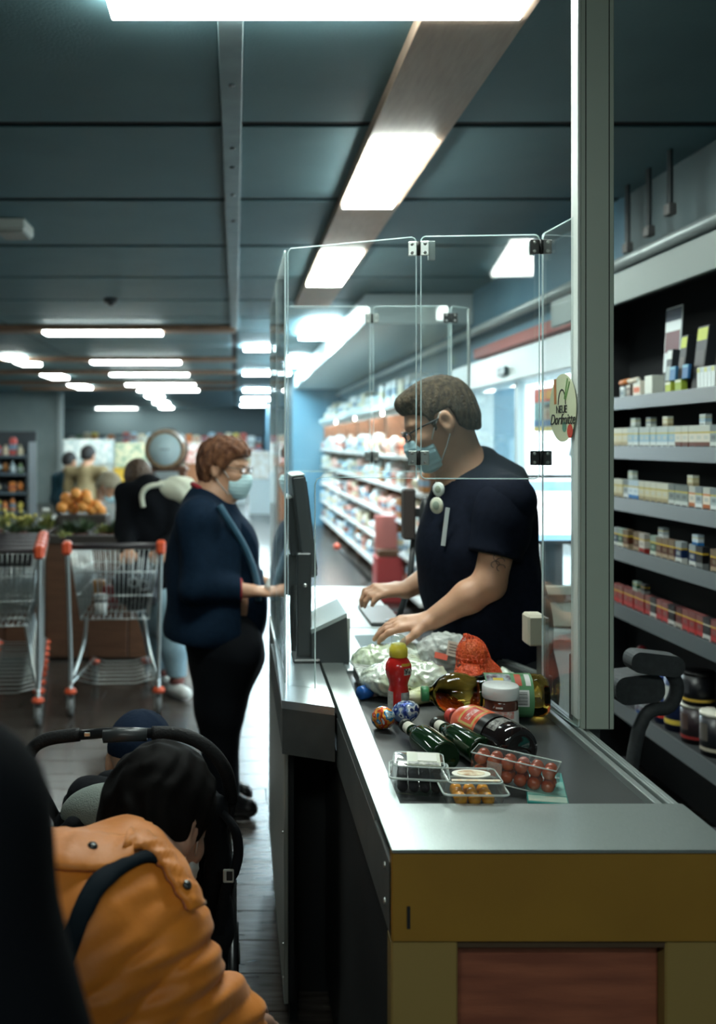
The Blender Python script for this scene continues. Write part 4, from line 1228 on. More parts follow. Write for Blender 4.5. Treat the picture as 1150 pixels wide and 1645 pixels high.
MB().lathe([(r * .86, 0), (r * .86, .02)], 40, Mb @ Matrix.Translation((0, 0, -.03))).build('head', mat('barrel_head', (.50, .46, .36), .5), bl)
hd = MB().lathe([(r * .74, 0), (r * .74, .012)], 40, Mb @ Matrix.Translation((0, 0, -.01))).build('disc', mat('pale_disc', (.55, .72, .76), .5), bl)
for x in (-.03, 0, .03):
    MB().box((c.x + x - .011, 9.183, c.z - .006), (c.x + x + .009, 9.186, c.z + .007)).build('mark', mat('mark_grey', (.2, .25, .27), .6), hd)
for rr in (.36, .40):
    MB().tube([Mb @ Vector((r * .99 * math.cos(2 * PI * i / 32), r * .99 * math.sin(2 * PI * i / 32), -rr + .18)) for i in range(32)], .012, closed=True).build('hoop', mat('hoop_metal', (.12, .12, .11), .5, metal=.6), bl)
for x in (-.15, .15):
    MB().box((c.x + x - .03, 9.3, 0), (c.x + x + .03, 9.6, c.z - r * .8), bev=.005).build('cradle_leg', M_crate, bl)
MB().box((c.x - .2, 9.28, c.z - r * 1.05), (c.x + .2, 9.62, c.z - r * .9), bev=.005).build('cradle', M_crate, bl)

# ---------------------------------------------------------------- shopping trolleys
M_wire = mat('trolley_chrome', (.55, .60, .59), .28, metal=.9)
M_orn = mat('trolley_orange', (.70, .10, .035), .4)
M_hand = mat('handle_grey', (.045, .04, .045), .4)
M_tyre = mat('wheel_grey', (.20, .21, .21), .55)
def trolley():
    """handle end at y = 0 facing the camera, basket running to +y"""
    t = thing('shopping_trolley', 'x', 'trolley')
    hw, hz = .27, 1.0
    MB().cyl((-hw + .03, 0, hz), (hw - .03, 0, hz), .017, n=12).build('handle', M_hand, t)
    for s in (-1, 1):
        MB().box((s * hw - .028, -.03, hz - .05), (s * hw + .028, .05, hz + .03), bev=.014).build('handle_cap', M_orn, t)
    # basket: rear top, rear bottom, front top, front bottom
    RT, RB = [(-.26, .05, .98), (.26, .05, .98)], [(-.20, .10, .56), (.20, .10, .56)]
    FT, FB = [(-.19, .86, .90), (.19, .86, .90)], [(-.15, .80, .62), (.15, .80, .62)]
    L = lambda p, q, u: Vector(p).lerp(Vector(q), u)
    bk = MB()
    def panel(p00, p10, p01, p11, nv, nh, r=.0028):
        for i in range(nv + 1):
            u = i / nv
            bk.tube([L(p00, p10, u), L(p01, p11, u)], r, n=4)
        for j in range(nh + 1):
            v = j / nh
            bk.tube([L(p00, p01, v), L(p10, p11, v)], r * 1.3, n=4)
    panel(RT[0], RT[1], RB[0], RB[1], 18, 3)
    panel(FT[0], FT[1], FB[0], FB[1], 12, 3)
    for s in (0, 1):
        panel(RT[s], FT[s], RB[s], FB[s], 24, 3)
    panel(RB[0], RB[1], FB[0], FB[1], 12, 4)
    bk.build('basket', M_wire, t)
    rim = MB().tube([RT[0], RT[1], FT[1], FT[0]], .007, n=8, closed=True)
    rim.build('basket_rim', M_wire, t)
    fr = MB()
    for s in (-1, 1):
        fr.tube(bez([(s * .27, .0, 1.0), (s * .265, .03, .80), (s * .255, .08, .30), (s * .255, .06, .15)], 5), .012, n=8)
        fr.tube(bez([(s * .17, .16, .56), (s * .19, .20, .40), (s * .245, .08, .22)], 5), .010, n=8)
        fr.tube([(s * .25, .06, .20), (s * .17, .85, .17)], .011, n=8)
    fr.build('frame', M_wire, t)
    rk = MB()
    for i in range(7):
        y = .15 + .1 * i
        w = .25 - .08 * (y - .06) / .8
        rk.tube([(-w, y, .20), (-w * .5, y, .17), (w * .5, y, .17), (w, y, .20)], .004, n=5)
    rk.build('lower_rack', M_wire, t)
    for s in (-1, 1):
        for (x, y) in ((s * .255, .06), (s * .17, .85)):
            bp = MB().lathe([(.03, 0), (.038, .012), (.03, .03)], 12, Matrix.Translation((x, y, .135))).build('bumper', M_orn, t)
            w = MB().cyl((x - .014, y + .03, .06), (x + .014, y + .03, .06), .06, n=18).build('wheel', M_tyre, t)
            MB().cyl((x - .016, y + .03, .06), (x + .016, y + .03, .06), .022, n=12).build('hub', M_wire, w)
            MB().box((x - .022, y - .005, .05), (x - .017, y + .035, .14)).box((x + .017, y - .005, .05), (x + .022, y + .035, .14)).build('fork', M_wire, t)
    seat = MB()
    for i in range(9):
        x = -.2 + .05 * i
        seat.tube([(x, .09, .92), (x * .95, .12, .68)], .0025, n=4)
    seat.build('child_seat', M_wire, t)
    return t
FLAP = MB().box((-.22, .055, .90), (.22, .075, .975), bev=.006).box((-.215, .075, .935), (.215, .21, .95), bev=.004).mesh('seat_flap', mat('flap_dark', (.014, .014, .015), .4))
tr = trolley()
tr.location = (-.70, 5.75, 0); tr.rotation_euler.z = math.radians(4)
tr['label'] = 'single shopping trolley with a bag, held by the person in black'
for i in range(5):
    o = dup(tr, (-1.36 - .035 * i, 5.52 + .21 * i, 0), math.radians(3), 'nested shopping trolley in the row at the left, %s from the front' % ORD[i])
    o['group'] = 'nested shopping trolleys'
    fl2 = bpy.data.objects.new('seat_flap', FLAP); COL.objects.link(fl2); fl2.parent = o
# contents of the single trolley
bg = SDF().ell((-.60, 6.1, .73), (.15, .13, .16), k=.02).cone((-.60, 6.1, .8), (-.58, 6.1, .93), .06, .03, .05)
hb = bg.build('handbag', mat('black_fabric', (.008, .009, .012), .6), None, res=.01, disp=wrinkle(.006, 40, 38, 45))
tag(hb, 'black bag lying in the single shopping trolley', 'bag')
for i, (x, z) in enumerate(((-.58, .80), (-.61, .76), (-.55, .74))):
    MB().tube([(x + .028 * math.cos(a * PI / 6), 5.955 + .006 * i, z + .028 * math.sin(a * PI / 6)) for a in range(12)], .004, n=5, closed=True).build('bag_ring', mat('bag_print', (.5, .55, .55), .5), hb)
t = thing('yoghurt_tub', 'white tub with black band in the single shopping trolley', 'tub', (-.80, 5.93, .575))
c = Vector((-.80, 5.93, .575))
MB().lathe([(.037, 0), (.042, .075)], 18, Matrix.Translation(c)).build('tub', mat('tub_white', (.72, .76, .74), .4), t)
MB().lathe([(.043, .076), (.043, .086)], 18, Matrix.Translation(c)).build('seal', M_dk, t)
MB().lathe([(.045, .087), (.045, .115), (.04, .12)], 18, Matrix.Translation(c)).build('lid', mat('tub_white', (.72, .76, .74), .4), t)
for i, (x, y, z, w, col, nm) in enumerate(((-.78, 6.25, .63, .1, 'b33a3a', 'red packet'), (-.70, 6.35, .65, .09, '5a4a9a', 'violet packet'), (-.86, 6.3, .66, .08, 'c08a4a', 'orange packet'))):
    o = MB().box((-w / 2, -.03, -.07), (w / 2, .03, .07), bev=.01).build('grocery_pack', mat('tp_' + col, col, .45)); o.location = (x, y, z)
    tag(o, '%s inside the single shopping trolley' % nm, 'grocery pack')
# ================================================================ GOODS ON THE BELT
def lying(tip, base, roll=0.):
    """matrix whose z axis runs from the base of a bottle to its tip"""
    tip, base = Vector(tip), Vector(base)
    return Matrix.Translation(base) @ (tip - base).to_track_quat('Z', 'Y').to_matrix().to_4x4() @ Matrix.Rotation(roll, 4, 'Z')
def arc(r, z0, z1, a0, a1, M, n=12, mi=0, m=None):
    m = m or MB()
    vs, fs = [], []
    for i in range(n + 1):
        a = a0 + (a1 - a0) * i / n
        for z in (z0, z1):
            vs.append(M @ Vector((r * math.cos(a), r * math.sin(a), z)))
    for i in range(n):
        fs.append([2 * i, 2 * i + 2, 2 * i + 3, 2 * i + 1])
    return m.add(vs, fs, mi, True)
B = ZB
def foil(name, cols, scale):
    m = bpy.data.materials.new(name); m.use_nodes = True; nt = m.node_tree; b = nt.nodes['Principled BSDF']
    tc = nt.nodes.new('ShaderNodeTexCoord'); n = nt.nodes.new('ShaderNodeTexNoise'); n.inputs['Scale'].default_value = scale; n.inputs['Detail'].default_value = 1.5
    r = nt.nodes.new('ShaderNodeValToRGB'); r.color_ramp.interpolation = 'CONSTANT'
    r.color_ramp.elements[0].color = (*srgb(cols[0]), 1); r.color_ramp.elements[1].color = (*srgb(cols[-1]), 1); r.color_ramp.elements[1].position = .68
    for i, c in enumerate(cols[1:-1]):
        e = r.color_ramp.elements.new(.34 + .34 * i / max(1, len(cols) - 2)); e.color = (*srgb(c), 1)
    nt.links.new(tc.outputs['Object'], n.inputs[0]); nt.links.new(n.outputs['Fac'], r.inputs[0]); nt.links.new(r.outputs[0], b.inputs['Base Color'])
    n2 = nt.nodes.new('ShaderNodeTexNoise'); n2.inputs['Scale'].default_value = 180; bp = nt.nodes.new('ShaderNodeBump'); bp.inputs['Strength'].default_value = .35; bp.inputs['Distance'].default_value = .004
    nt.links.new(tc.outputs['Object'], n2.inputs[0]); nt.links.new(n2.outputs['Fac'], bp.inputs['Height']); nt.links.new(bp.outputs[0], b.inputs['Normal'])
    b.inputs['Roughness'].default_value = .25; b.inputs['Metallic'].default_value = .4
    return m
# chocolate eggs in printed foil
for i, (px, py, cols, lab, rz) in enumerate(((616, 1172, ('d8e4e4', 'd04a2a', 'e89a3a', '2f7fb0', 'c8dce0', '1f4f8a'), 'foil wrapped egg in orange, blue and white at the belt edge', .3),
                                             (652, 1162, ('c8d4dc', '2a3f8a', '7a8fb8', 'dfe4e8', '27356e', 'a8b4c4'), 'blue and silver foil wrapped egg behind the small bottles', 1.2))):
    c = on(px, py, B)
    M = Matrix.Rotation(rz, 4, 'Z') @ Matrix.Rotation(1.15, 4, 'X')
    prof = [(.0265 * math.sin(PI * j / 14) * (1 + .10 * math.cos(PI * j / 14)), -.034 * math.cos(PI * j / 14)) for j in range(1, 14)]
    e = MB().lathe([(.003, -.0338)] + prof + [(.003, .0338)], 22, M).build('foil_egg', foil('foil_%d' % i, cols, 42))
    e.location = (c.x, c.y, B + .0275)
    tag(e, lab, 'chocolate egg', 'foil eggs')
# red drink bottle
c = on(640, 1146, B)
t = thing('drink_bottle', 'red drink bottle with yellow cap standing upright on the belt', 'bottle', c)
M = Matrix.Translation(c)
MB().lathe([(.020, 0), (.024, .003), (.026, .012), (.0255, .055), (.023, .068), (.023, .072), (.0255, .082), (.0305, .096), (.0325, .108), (.031, .122), (.024, .134), (.018, .140)], 28, M).build('bottle_body', mat('drink_red', (.62, .022, .018), .18, coat=.4), t)
MB().lathe([(.021, .139), (.0225, .141), (.0225, .160), (.0195, .163), (.017, .171)], 24, M).build('cap', mat('cap_yellow', (.72, .58, .05), .4), t)
MB().lathe([(.0165, .168), (.018, .172), (.018, .188), (.010, .192)], 20, M).build('overcap', glassmat('clear_cap', (.9, .94, .92), haze=.15), t)
lb = arc(.0264, .006, .058, math.radians(178), math.radians(232), M).build('label', mat('label_white', (.62, .62, .56), .5, col2=(.45, .42, .36), nscale=120), t)
arc(.0264, .004, .056, math.radians(275), math.radians(345), M).build('label', mat('label_swirl', (.60, .60, .56), .5, col2=(.08, .08, .09), nscale=60), t)
arc(.0328, .100, .116, math.radians(285), math.radians(330), M).build('brand_patch', mat('patch_ink', (.02, .02, .04), .4, col2=(.75, .72, .62), nscale=160), t)
arc(.0310, .120, .128, math.radians(275), math.radians(325), M).build('brand_bar', mat('patch_gold', (.70, .42, .05), .4), t)
txt('Y', .02, 0, 0, mat('ink', '1c1c1c', .6), t, M @ Matrix.Translation((.0135, -.0305, .108)) @ Matrix.Rotation(PI / 2, 4, 'X') @ Matrix.Rotation(.3, 4, 'Y'))
# small dark green bottles lying
M_wine = mat('green_bottle_glass', (.012, .045, .014), .06, trans=.55, ior=1.5)
M_foilneck = mat('neck_paper', (.62, .60, .50), .55)
def wine(tip, base, label, lab_ang, r=.031):
    t = thing('wine_bottle', label, 'bottle', ((tip[0] + base[0]) / 2, (tip[1] + base[1]) / 2, B), 'small green bottles on the belt')
    M = lying(tip, base); L = (Vector(tip) - Vector(base)).length
    MB().lathe([(r * .75, .004), (r * .95, 0), (r, .006), (r, L * .50), (r * .93, L * .56), (r * .62, L * .66), (r * .44, L * .74), (r * .40, L * .97)], 28, M).build('glass_body', M_wine, t)
    MB().lathe([(r * .47, L * .94), (r * .49, L * .955), (r * .49, L), (r * .42, L * 1.005)], 20, M).build('crown_cap', mat('cap_dark', (.03, .035, .03), .3, metal=.5), t)
    MB().lathe([(r * .455, L * .80), (r * .425, L * .925)], 20, M, cap=False).build('neck_label', M_foilneck, t)
    arc(r * 1.012, L * .17, L * .47, lab_ang - 1.05, lab_ang + 1.05, M, 16).build('front_label', mat('wine_label', (.66, .64, .50), .55, col2=(.56, .56, .44), nscale=40), t)
    arc(r * 1.02, L * .30, L * .40, lab_ang - .45, lab_ang + .45, M, 10).build('label_print', mat('wine_print', (.45, .50, .42), .55, col2=(.62, .60, .48), nscale=70), t)
    return t
wine((.381, 2.235, B + .030), (.424, 2.005, B + .031), 'dark green small bottle with cream label, left of two lying on the belt', -PI / 2 - 1.8)
wine((.452, 2.245, B + .030), (.505, 2.03, B + .031), 'dark green small bottle with cream label, right of two lying on the belt', -PI / 2 - 1.1)
# cola-like dark bottle with orange label
tip, base = Vector((.487, 2.255, B + .046)), Vector((.575, 1.998, B + .047))
t = thing('soft_drink_bottle', 'large dark soft drink bottle with orange red label lying on the belt', 'bottle', ((tip + base) / 2))
M = lying(tip, base); L = (tip - base).length; r = .046
MB().lathe([(r * .35, .012), (r * .62, .002), (r * .85, .004), (r * .98, .02), (r, .035), (r * .97, L * .30), (r, L * .34), (r, L * .62), (r * .96, L * .68), (r * .72, L * .80), (r * .40, L * .89), (r * .33, L * .93)], 32, M).build('bottle_body', mat('cola_plastic', (.010, .007, .007), .07, coat=.6), t)
MB().lathe([(r * .36, L * .93), (r * .38, L * .935), (r * .38, L * .995), (r * .33, L)], 22, M).build('cap', mat('cap_red', (.55, .05, .035), .35), t)
MB().lathe([(r * 1.008, L * .36), (r * 1.008, L * .64), (r * .97, L * .70), (r * .75, L * .795)], 32, M, cap=False).build('label_sleeve', mat('label_orange', (.62, .095, .03), .3), t)
MB().lathe([(r * 1.012, L * .30), (r * 1.012, L * .40)], 32, M, cap=False).build('label_border', mat('label_black', (.012, .012, .012), .3), t)
e_ = (M.inverted() @ Vector((.42, 0, 2.2))).to_2d(); la = math.atan2(e_.y, e_.x)
arc(r * 1.016, L * .43, L * .63, la - .62, la + .62, M, 14).build('emblem', mat('emblem_ochre', (.52, .36, .10), .4), t)
arc(r * 1.020, L * .455, L * .605, la - .50, la + .50, M, 14).build('emblem_field', mat('emblem_red', (.50, .05, .025), .4), t)
arc(r * 1.024, L * .50, L * .56, la - .36, la + .36, M, 10).build('emblem_letters', mat('emblem_white', (.75, .72, .66), .4, col2=(.45, .06, .04), nscale=110), t)
arc(r * 1.004, L * .16, L * .27, la - .3, la + .7, M, 12).build('small_print', mat('print_spots', (.015, .012, .012), .3, col2=(.30, .29, .27), nscale=170), t)
# hazelnut spread jar
c = Vector(((804 - VX) / (FPX / 2.285), 2.285, B))
t = thing('spread_jar', 'brown spread jar with white lid standing between the bottles', 'jar', c)
M = Matrix.Translation(c)
MB().lathe([(.034, 0), (.039, .004), (.040, .02), (.039, .072), (.036, .080)], 28, M).build('jar_body', mat('spread_brown', (.10, .030, .018), .12, coat=.5), t)
MB().lathe([(.040, .079), (.0415, .081), (.0415, .106), (.039, .109)], 28, M).build('lid', mat('lid_white', (.74, .76, .74), .4), t)
MB().lathe([(.0405, .006), (.0412, .02), (.0402, .056)], 28, M, cap=False).build('label', mat('jar_label', (.70, .70, .66), .45), t)
arc(.0420, .040, .056, math.radians(220), math.radians(300), M).build('label_print', mat('jar_red', (.55, .08, .05), .45, col2=(.70, .68, .62), nscale=90), t)
arc(.0416, .012, .030, math.radians(285), math.radians(310), M).build('label_square', mat('jar_sq', (.45, .45, .43), .45, col2=(.65, .65, .62), nscale=140), t)
arc(.0403, .062, .066, math.radians(240), math.radians(262), M).build('jar_mark', mat('jar_mark', (.7, .7, .66), .4), t)
# amber bottle lying crosswise
tip, base = Vector((.452, 2.425, B + .052)), Vector((.750, 2.40, B + .054))
t = thing('amber_bottle', 'big amber juice bottle with green cap lying crosswise on the belt', 'bottle', ((tip + base) / 2))
M = lying(tip, base); L = (tip - base).length; r = .053
M_amb = mat('amber_clear', (.92, .60, .10), .03, trans=1.0, ior=1.36)
MB().lathe([(r * .3, .012), (r * .55, .002), (r * .8, .0), (r * .95, .012), (r * .97, .03), (r * .95, .038), (r * .97, L * .18), (r * .97, L * .50), (r * .86, L * .53), (r * .84, L * .60), (r * .95, L * .64), (r * .99, L * .72), (r * .92, L * .79), (r * .70, L * .86), (r * .38, L * .91), (r * .30, L * .94)], 32, M).build('bottle_body', M_amb, t)
MB().lathe([(r * .33, L * .94), (r * .35, L * .945), (r * .35, L * .995), (r * .30, L)], 22, M).build('cap', mat('cap_green', (.06, .26, .10), .35), t)
MB().lathe([(r * .985, L * .13), (r * .985, L * .50)], 32, M, cap=False).build('label_sleeve', mat('label_green', (.10, .26, .12), .45), t)
e_ = (M.inverted() @ Vector((.6, 0, 2.2))).to_2d(); la = math.atan2(e_.y, e_.x)
arc(r * 1.0, L * .30, L * .49, la - .75, la + .1, M, 12).build('label_panel', mat('label_pale', (.62, .68, .56), .5, col2=(.50, .58, .46), nscale=90), t)
arc(r * 1.0, L * .17, L * .28, la - .75, la + .0, M, 10).build('barcode_field', mat('label_barfield', (.70, .70, .68), .5), t)
bar = MB()
for i in range(12):
    a = la - .66 + .05 * i
    arc(r * 1.006, L * .185, L * .265, a, a + (.018 if i % 3 else .03), M, 2, m=bar)
bar.build('barcode', mat('ink', '1c1c1c', .6), t)
arc(r * 1.0, L * .30, L * .49, la + .2, la + .95, M, 12).build('label_panel', mat('label_pale', (.62, .68, .56), .5), t)
arc(r * 1.0, L * .22, L * .27, la + .2, la + .95, M, 12).build('red_stripe', mat('jar_red2', (.55, .10, .06), .45), t)
arc(r * 1.004, L * .36, L * .44, la + .3, la + .62, M, 12).build('yellow_fruit', mat('fruit_yellow', (.70, .52, .06), .45), t)
arc(r * 1.0, L * .15, L * .19, la + .2, la + .95, M, 12).build('white_stripe', mat('label_barfield', (.70, .70, .68), .5), t)
# orange net
net = mat('red_net', (.62, .075, .02), .45, col2=(.72, .14, .03), nscale=14, bump=.5, bscale=160)
bagn = thing('fruit_net', 'red net of oranges on the belt behind the jar', 'fruit net', (.63, 2.62, B))
for i, (x, y, z, r) in enumerate(((.615, 2.60, B + .045, .044), (.655, 2.52, B + .04, .040), (.665, 2.64, B + .042, .042), (.625, 2.63, B + .105, .040))):
    MB().ball((x, y, z), r, nu=18, nv=12).build('orange', net, bagn)
nm = SDF()
for (x, y, z, r) in ((.615, 2.60, B + .045, .046), (.655, 2.52, B + .04, .042), (.665, 2.64, B + .042, .044), (.625, 2.63, B + .105, .042)):
    nm.ell((x, y, z), (r, r, r), k=.035)
nm.cone((.62, 2.62, B + .13), (.60, 2.60, B + .165), .018, .007, k=.03)
P, F = nm.arrays(.011)
mesh_lines = MB(); seen = set()
for q in F:
    for a, b in ((q[0], q[1]), (q[1], q[2])):
        kx = (min(a, b), max(a, b))
        if kx not in seen:
            seen.add(kx)
            mesh_lines.tube([P[a], P[b]], .0009, n=3)
mesh_lines.build('net_mesh', mat('net_thread', (.70, .10, .03), .4), bagn)
# plastic bags with vegetables
M_film = mat('clear_film', (.70, .74, .70), .22, spec=.7, alpha=.55, bump=.6, bscale=70, coat=.4)
M_film2 = mat('white_film', (.64, .70, .65), .13, spec=.8, col2=(.50, .58, .40), nscale=12, bump=.35, bscale=70, coat=.9)
M_veg = mat('pale_veg', (.50, .54, .24), .45, col2=(.62, .64, .46), nscale=20)
def crumple(name, prims, m, label, cat, res=.0045, amp=.0036, seed=0.):
    s_ = SDF()
    for p_ in prims:
        s_.ell(*p_, k=.02)
    def disp(X, Y, Z):
        a = np.abs(np.sin(X * 105 + 2.2 * np.sin(Y * 60 + seed) + seed)) + np.abs(np.sin(Y * 110 + 2.0 * np.sin(Z * 80 + X * 40 + seed * 2))) + np.abs(np.sin(Z * 120 + X * 50 + 1.8 * np.sin(X * 70 - Y * 30)))
        return (amp * (a - 1.6)).astype(np.float32)
    return tag(s_.build(name, m, None, res=res, disp=disp, clip=lambda X, Y, Z: (B + .001 - Z) + 0 * X + 0 * Y, relax=0), label, cat)
crumple('vegetable_bag', [((.41, 2.60, B + .045), (.085, .075, .045)), ((.50, 2.60, B + .04), (.06, .06, .05)), ((.45, 2.66, B + .06), (.06, .05, .04))], M_film2, 'white plastic bag of pale vegetables behind the red drink bottle', 'bag', seed=.5)
crumple('salad_pack', [((.40, 2.80, B + .05), (.075, .06, .045)), ((.47, 2.80, B + .055), (.07, .055, .05))], M_film2, 'shiny clear pack of white vegetables under the cashier hand', 'bag', seed=2.)
snb = crumple('snack_bag', [((.585, 2.78, B + .075), (.085, .05, .06)), ((.55, 2.80, B + .05), (.08, .05, .05))], M_film, 'clear crinkled snack bag with red print behind the fruit net', 'bag', seed=3.1)
t = snb
Ml = Matrix.Translation((.612, 2.715, B + .095)) @ Matrix.Rotation(-.5, 4, 'X') @ Matrix.Rotation(.25, 4, 'Y')
MB().box((-.035, 0, -.02), (.03, .003, .022), M=Ml).build('paper_label', mat('label_brown', (.40, .33, .27), .5), t)
MB().box((-.065, 0, -.035), (-.03, .003, -.018), M=Ml).build('red_band', mat('jar_red2', (.55, .10, .06), .45), t)
for i in range(4):
    MB().box((-.03, -.001, -.012 + .008 * i), (.022 - .01 * (i % 2), 0, -.009 + .008 * i), M=Ml).build('print_line', mat('print_grey', (.2, .16, .14), .5), t)
veg = [((.40, 2.505, B + .018), (.50, 2.52, B + .018)), ((.42, 2.535, B + .022), (.53, 2.545, B + .022))]
for i, (a, b) in enumerate(veg):
    o = SDF().chain([a, Vector(a).lerp(Vector(b), .5), b], [.012, .017, .011], .01).build('chicory', M_veg, None, res=.004)
    tag(o, 'pale green vegetable stalk below the white bag, %s one' % ('front', 'rear')[i], 'vegetable')
o = MB().box((.33, 2.62, B), (.40, 2.80, B + .045), bev=.01).build('dark_tray', mat('tray_black', (.02, .024, .022), .3)); tag(o, 'dark film wrapped tray at the far left corner of the belt', 'tray')
MB().box((.325, 2.615, B + .045), (.405, 2.805, B + .05), bev=.002).build('film', M_film, o)
c = on(589, 1122, B)
t = thing('blue_cap_bottle', 'small blue capped bottle lying left of the vegetable bag', 'bottle', c)
M = lying((c.x - .012, c.y - .012, B + .018), (c.x + .07, c.y + .05, B + .018))
MB().lathe([(.014, 0), (.017, .006), (.017, .07), (.012, .08)], 18, M).build('body', mat('pale_bottle', (.45, .48, .45), .3), t)
MB().lathe([(.016, .078), (.0175, .08), (.0175, .110), (.014, .114)], 18, M).build('cap', mat('cap_blue', (.015, .10, .36), .35), t)
o = crumple('white_bag', [((.715, 2.66, B + .03), (.035, .07, .03))], M_film2, 'small white bag between the fruit net and the separator rail', 'bag', seed=4.4)
# berry clamshell boxes
M_clam = glassmat('clamshell', (.94, .96, .95), rough=.05, haze=.03)
M_clam_e = mat('clam_edge', (.62, .70, .66), .2, alpha=.6)
def clam(name, label, cx, cy, rz, w, d, h, fruit, fr, fm, lab):
    t = thing(name, label, 'fruit box', (cx, cy, B))
    M = Matrix.Translation((cx, cy, B)) @ Matrix.Rotation(rz, 4, 'Z')
    m = MB()
    def ring(w_, d_, z):
        return [M @ Vector((x, y, z)) for x, y in rounded(w_, d_, .012, 3)]
    secs = [ring(w * .82, d * .82, .001), ring(w * .90, d * .90, h * .55), ring(w, d, h * .60)]
    n = len(secs[0])
    vs = sum(secs, [])
    fs = [list(range(n))[::-1]]
    for j in range(2):
        for i in range(n):
            k = (i + 1) % n
            fs.append([j * n + i, j * n + k, (j + 1) * n + k, (j + 1) * n + i])
    MB().add(vs, fs, 0, True).build('tub', M_clam, t)
    secs = [ring(w, d, h * .61), ring(w * .92, d * .92, h * .66), ring(w * .86, d * .86, h * .98), ring(w * .80, d * .80, h)]
    vs = sum(secs, []); fs = [[3 * n + i for i in range(n)]]
    for j in range(3):
        for i in range(n):
            k = (i + 1) % n
            fs.append([j * n + i, j * n + k, (j + 1) * n + k, (j + 1) * n + i])
    ld = MB().add(vs, fs, 0, True).build('lid', M_clam, t)
    MB().tube(ring(w * 1.0, d * 1.0, h * .605), .0022, n=5, closed=True).build('rim', M_clam_e, t)
    MB().tube(ring(w * .84, d * .84, h * .985), .0014, n=5, closed=True).build('lid_edge', M_clam_e, ld)
    if lab == 'rect':
        MB().box((-w * .20, -d * .38, h + .0005), (w * .36, d * .36, h + .002), M=M).build('lid_label', mat('lid_label_g', (.50, .52, .42), .45), ld)
        MB().box((-w * .02, -d * .16, h + .002), (w * .30, d * .28, h + .003), M=M).build('label_panel', mat('lid_label_w', (.62, .62, .56), .45), ld)
        MB().box((-w * .18, -d * .36, h + .002), (w * .34, -d * .22, h + .003), M=M).build('label_band', mat('lid_label_d', (.10, .11, .10), .45, col2=(.45, .45, .40), nscale=120), ld)
    else:
        el = [(w * .30 * math.cos(2 * PI * i / 28), d * .05 + d * .22 * math.sin(2 * PI * i / 28)) for i in range(28)]
        MB().prism(el, h + .0005, h + .002, M=M).build('lid_label', mat('lid_oval', (.78, .76, .66), .45), ld)
        MB().prism([(x * .72, d * .05 + (y - d * .05) * .66) for x, y in el], h + .002, h + .003, M=M).build('label_picture', mat('lid_pic', (.42, .20, .06), .45, col2=(.75, .68, .50), nscale=60), ld)
        MB().box((-w * .36, -d * .36, h + .0005), (w * .38, -d * .28, h + .002), M=M).build('label_band', mat('lid_band', (.72, .50, .28), .45, col2=(.8, .75, .6), nscale=90), ld)
    nx, ny = int(w * .80 / (2 * fr)), int(d * .80 / (2 * fr)); nz = max(1, int(h * .85 / (2 * fr)))
    bm = MB().ball((0, 0, 0), fr, nu=12, nv=8).mesh(fruit, fm)
    for k in range(nz):
        for i in range(nx):
            for j in range(ny):
                o = bpy.data.objects.new(fruit, bm); place(o, t)
                p_ = M @ Vector(((i - (nx - 1) / 2) * 2 * fr + rnd.uniform(-.001, .001), (j - (ny - 1) / 2) * 2 * fr, fr + .003 + k * fr * 1.75))
                o.matrix_basis = Matrix.Translation(p_ - Vector((0, 0, 0))) @ Matrix.Scale(rnd.uniform(.9, 1.0), 4)
                o.matrix_parent_inverse = WM[t.name].inverted()
    return t
M_black_b = mat('blackberry', (.012, .008, .014), .25, bump=.8, bscale=260)
M_phys = mat('golden_berry', (.72, .27, .025), .22, col2=(.78, .36, .04), nscale=30)
M_tom = mat('cherry_tomato', (.30, .040, .014), .2, col2=(.38, .07, .02), nscale=25)
clam('blackberry_box', 'clear plastic box of blackberries with printed lid at the belt front',   .352, 1.912, -.16, .112, .105, .056, 'blackberry', .0105, M_black_b, 'rect')
clam('golden_berry_box', 'clear plastic box of golden berries with oval lid label', .436, 1.838, -.03, .118, .100, .050, 'golden_berry', .0125, M_phys, 'oval')
# long tomato pack
cx, cy, rz = .533, 1.905, -.48
t = thing('tomato_pack', 'long clear pack of cherry tomatoes leaning over the teal packet', 'tomato pack', (cx, cy, B))
M = Matrix.Translation((cx, cy, B + .012)) @ Matrix.Rotation(rz, 4, 'Z') @ Matrix.Rotation(.08, 4, 'Y')
w, d, h = .158, .060, .054
MB().box((-w / 2, -d / 2, 0), (w / 2, d / 2, h), M=M, bev=.006).build('tray', M_clam, t)
ew = MB()
for z in (.003, h - .003):
    ew.tube([M @ Vector(p_) for p_ in ((-w / 2, -d / 2, z), (w / 2, -d / 2, z), (w / 2, d / 2, z), (-w / 2, d / 2, z))], .0013, n=5, closed=True)
ew.build('tray_edge', M_clam_e, t)
MB().box((-w * .30, -d / 2 - .0012, .006), (-w * .12, -d / 2 - .0004, h - .012), M=M).build('label_tag', mat('tag_film', (.62, .50, .44), .3, alpha=.35), t)
bm = MB().ball((0, 0, 0), .0125, nu=12, nv=8).mesh('cherry_tomato', M_tom)
for i in range(6):
    for j in range(2):
        for k in range(2):
            p_ = M @ Vector(((i - 2.5) * .0255, (j - .5) * .027, .0135 + k * .025))
            o = bpy.data.objects.new('cherry_tomato', bm); place(o, t); o.matrix_basis = Matrix.Translation(p_)
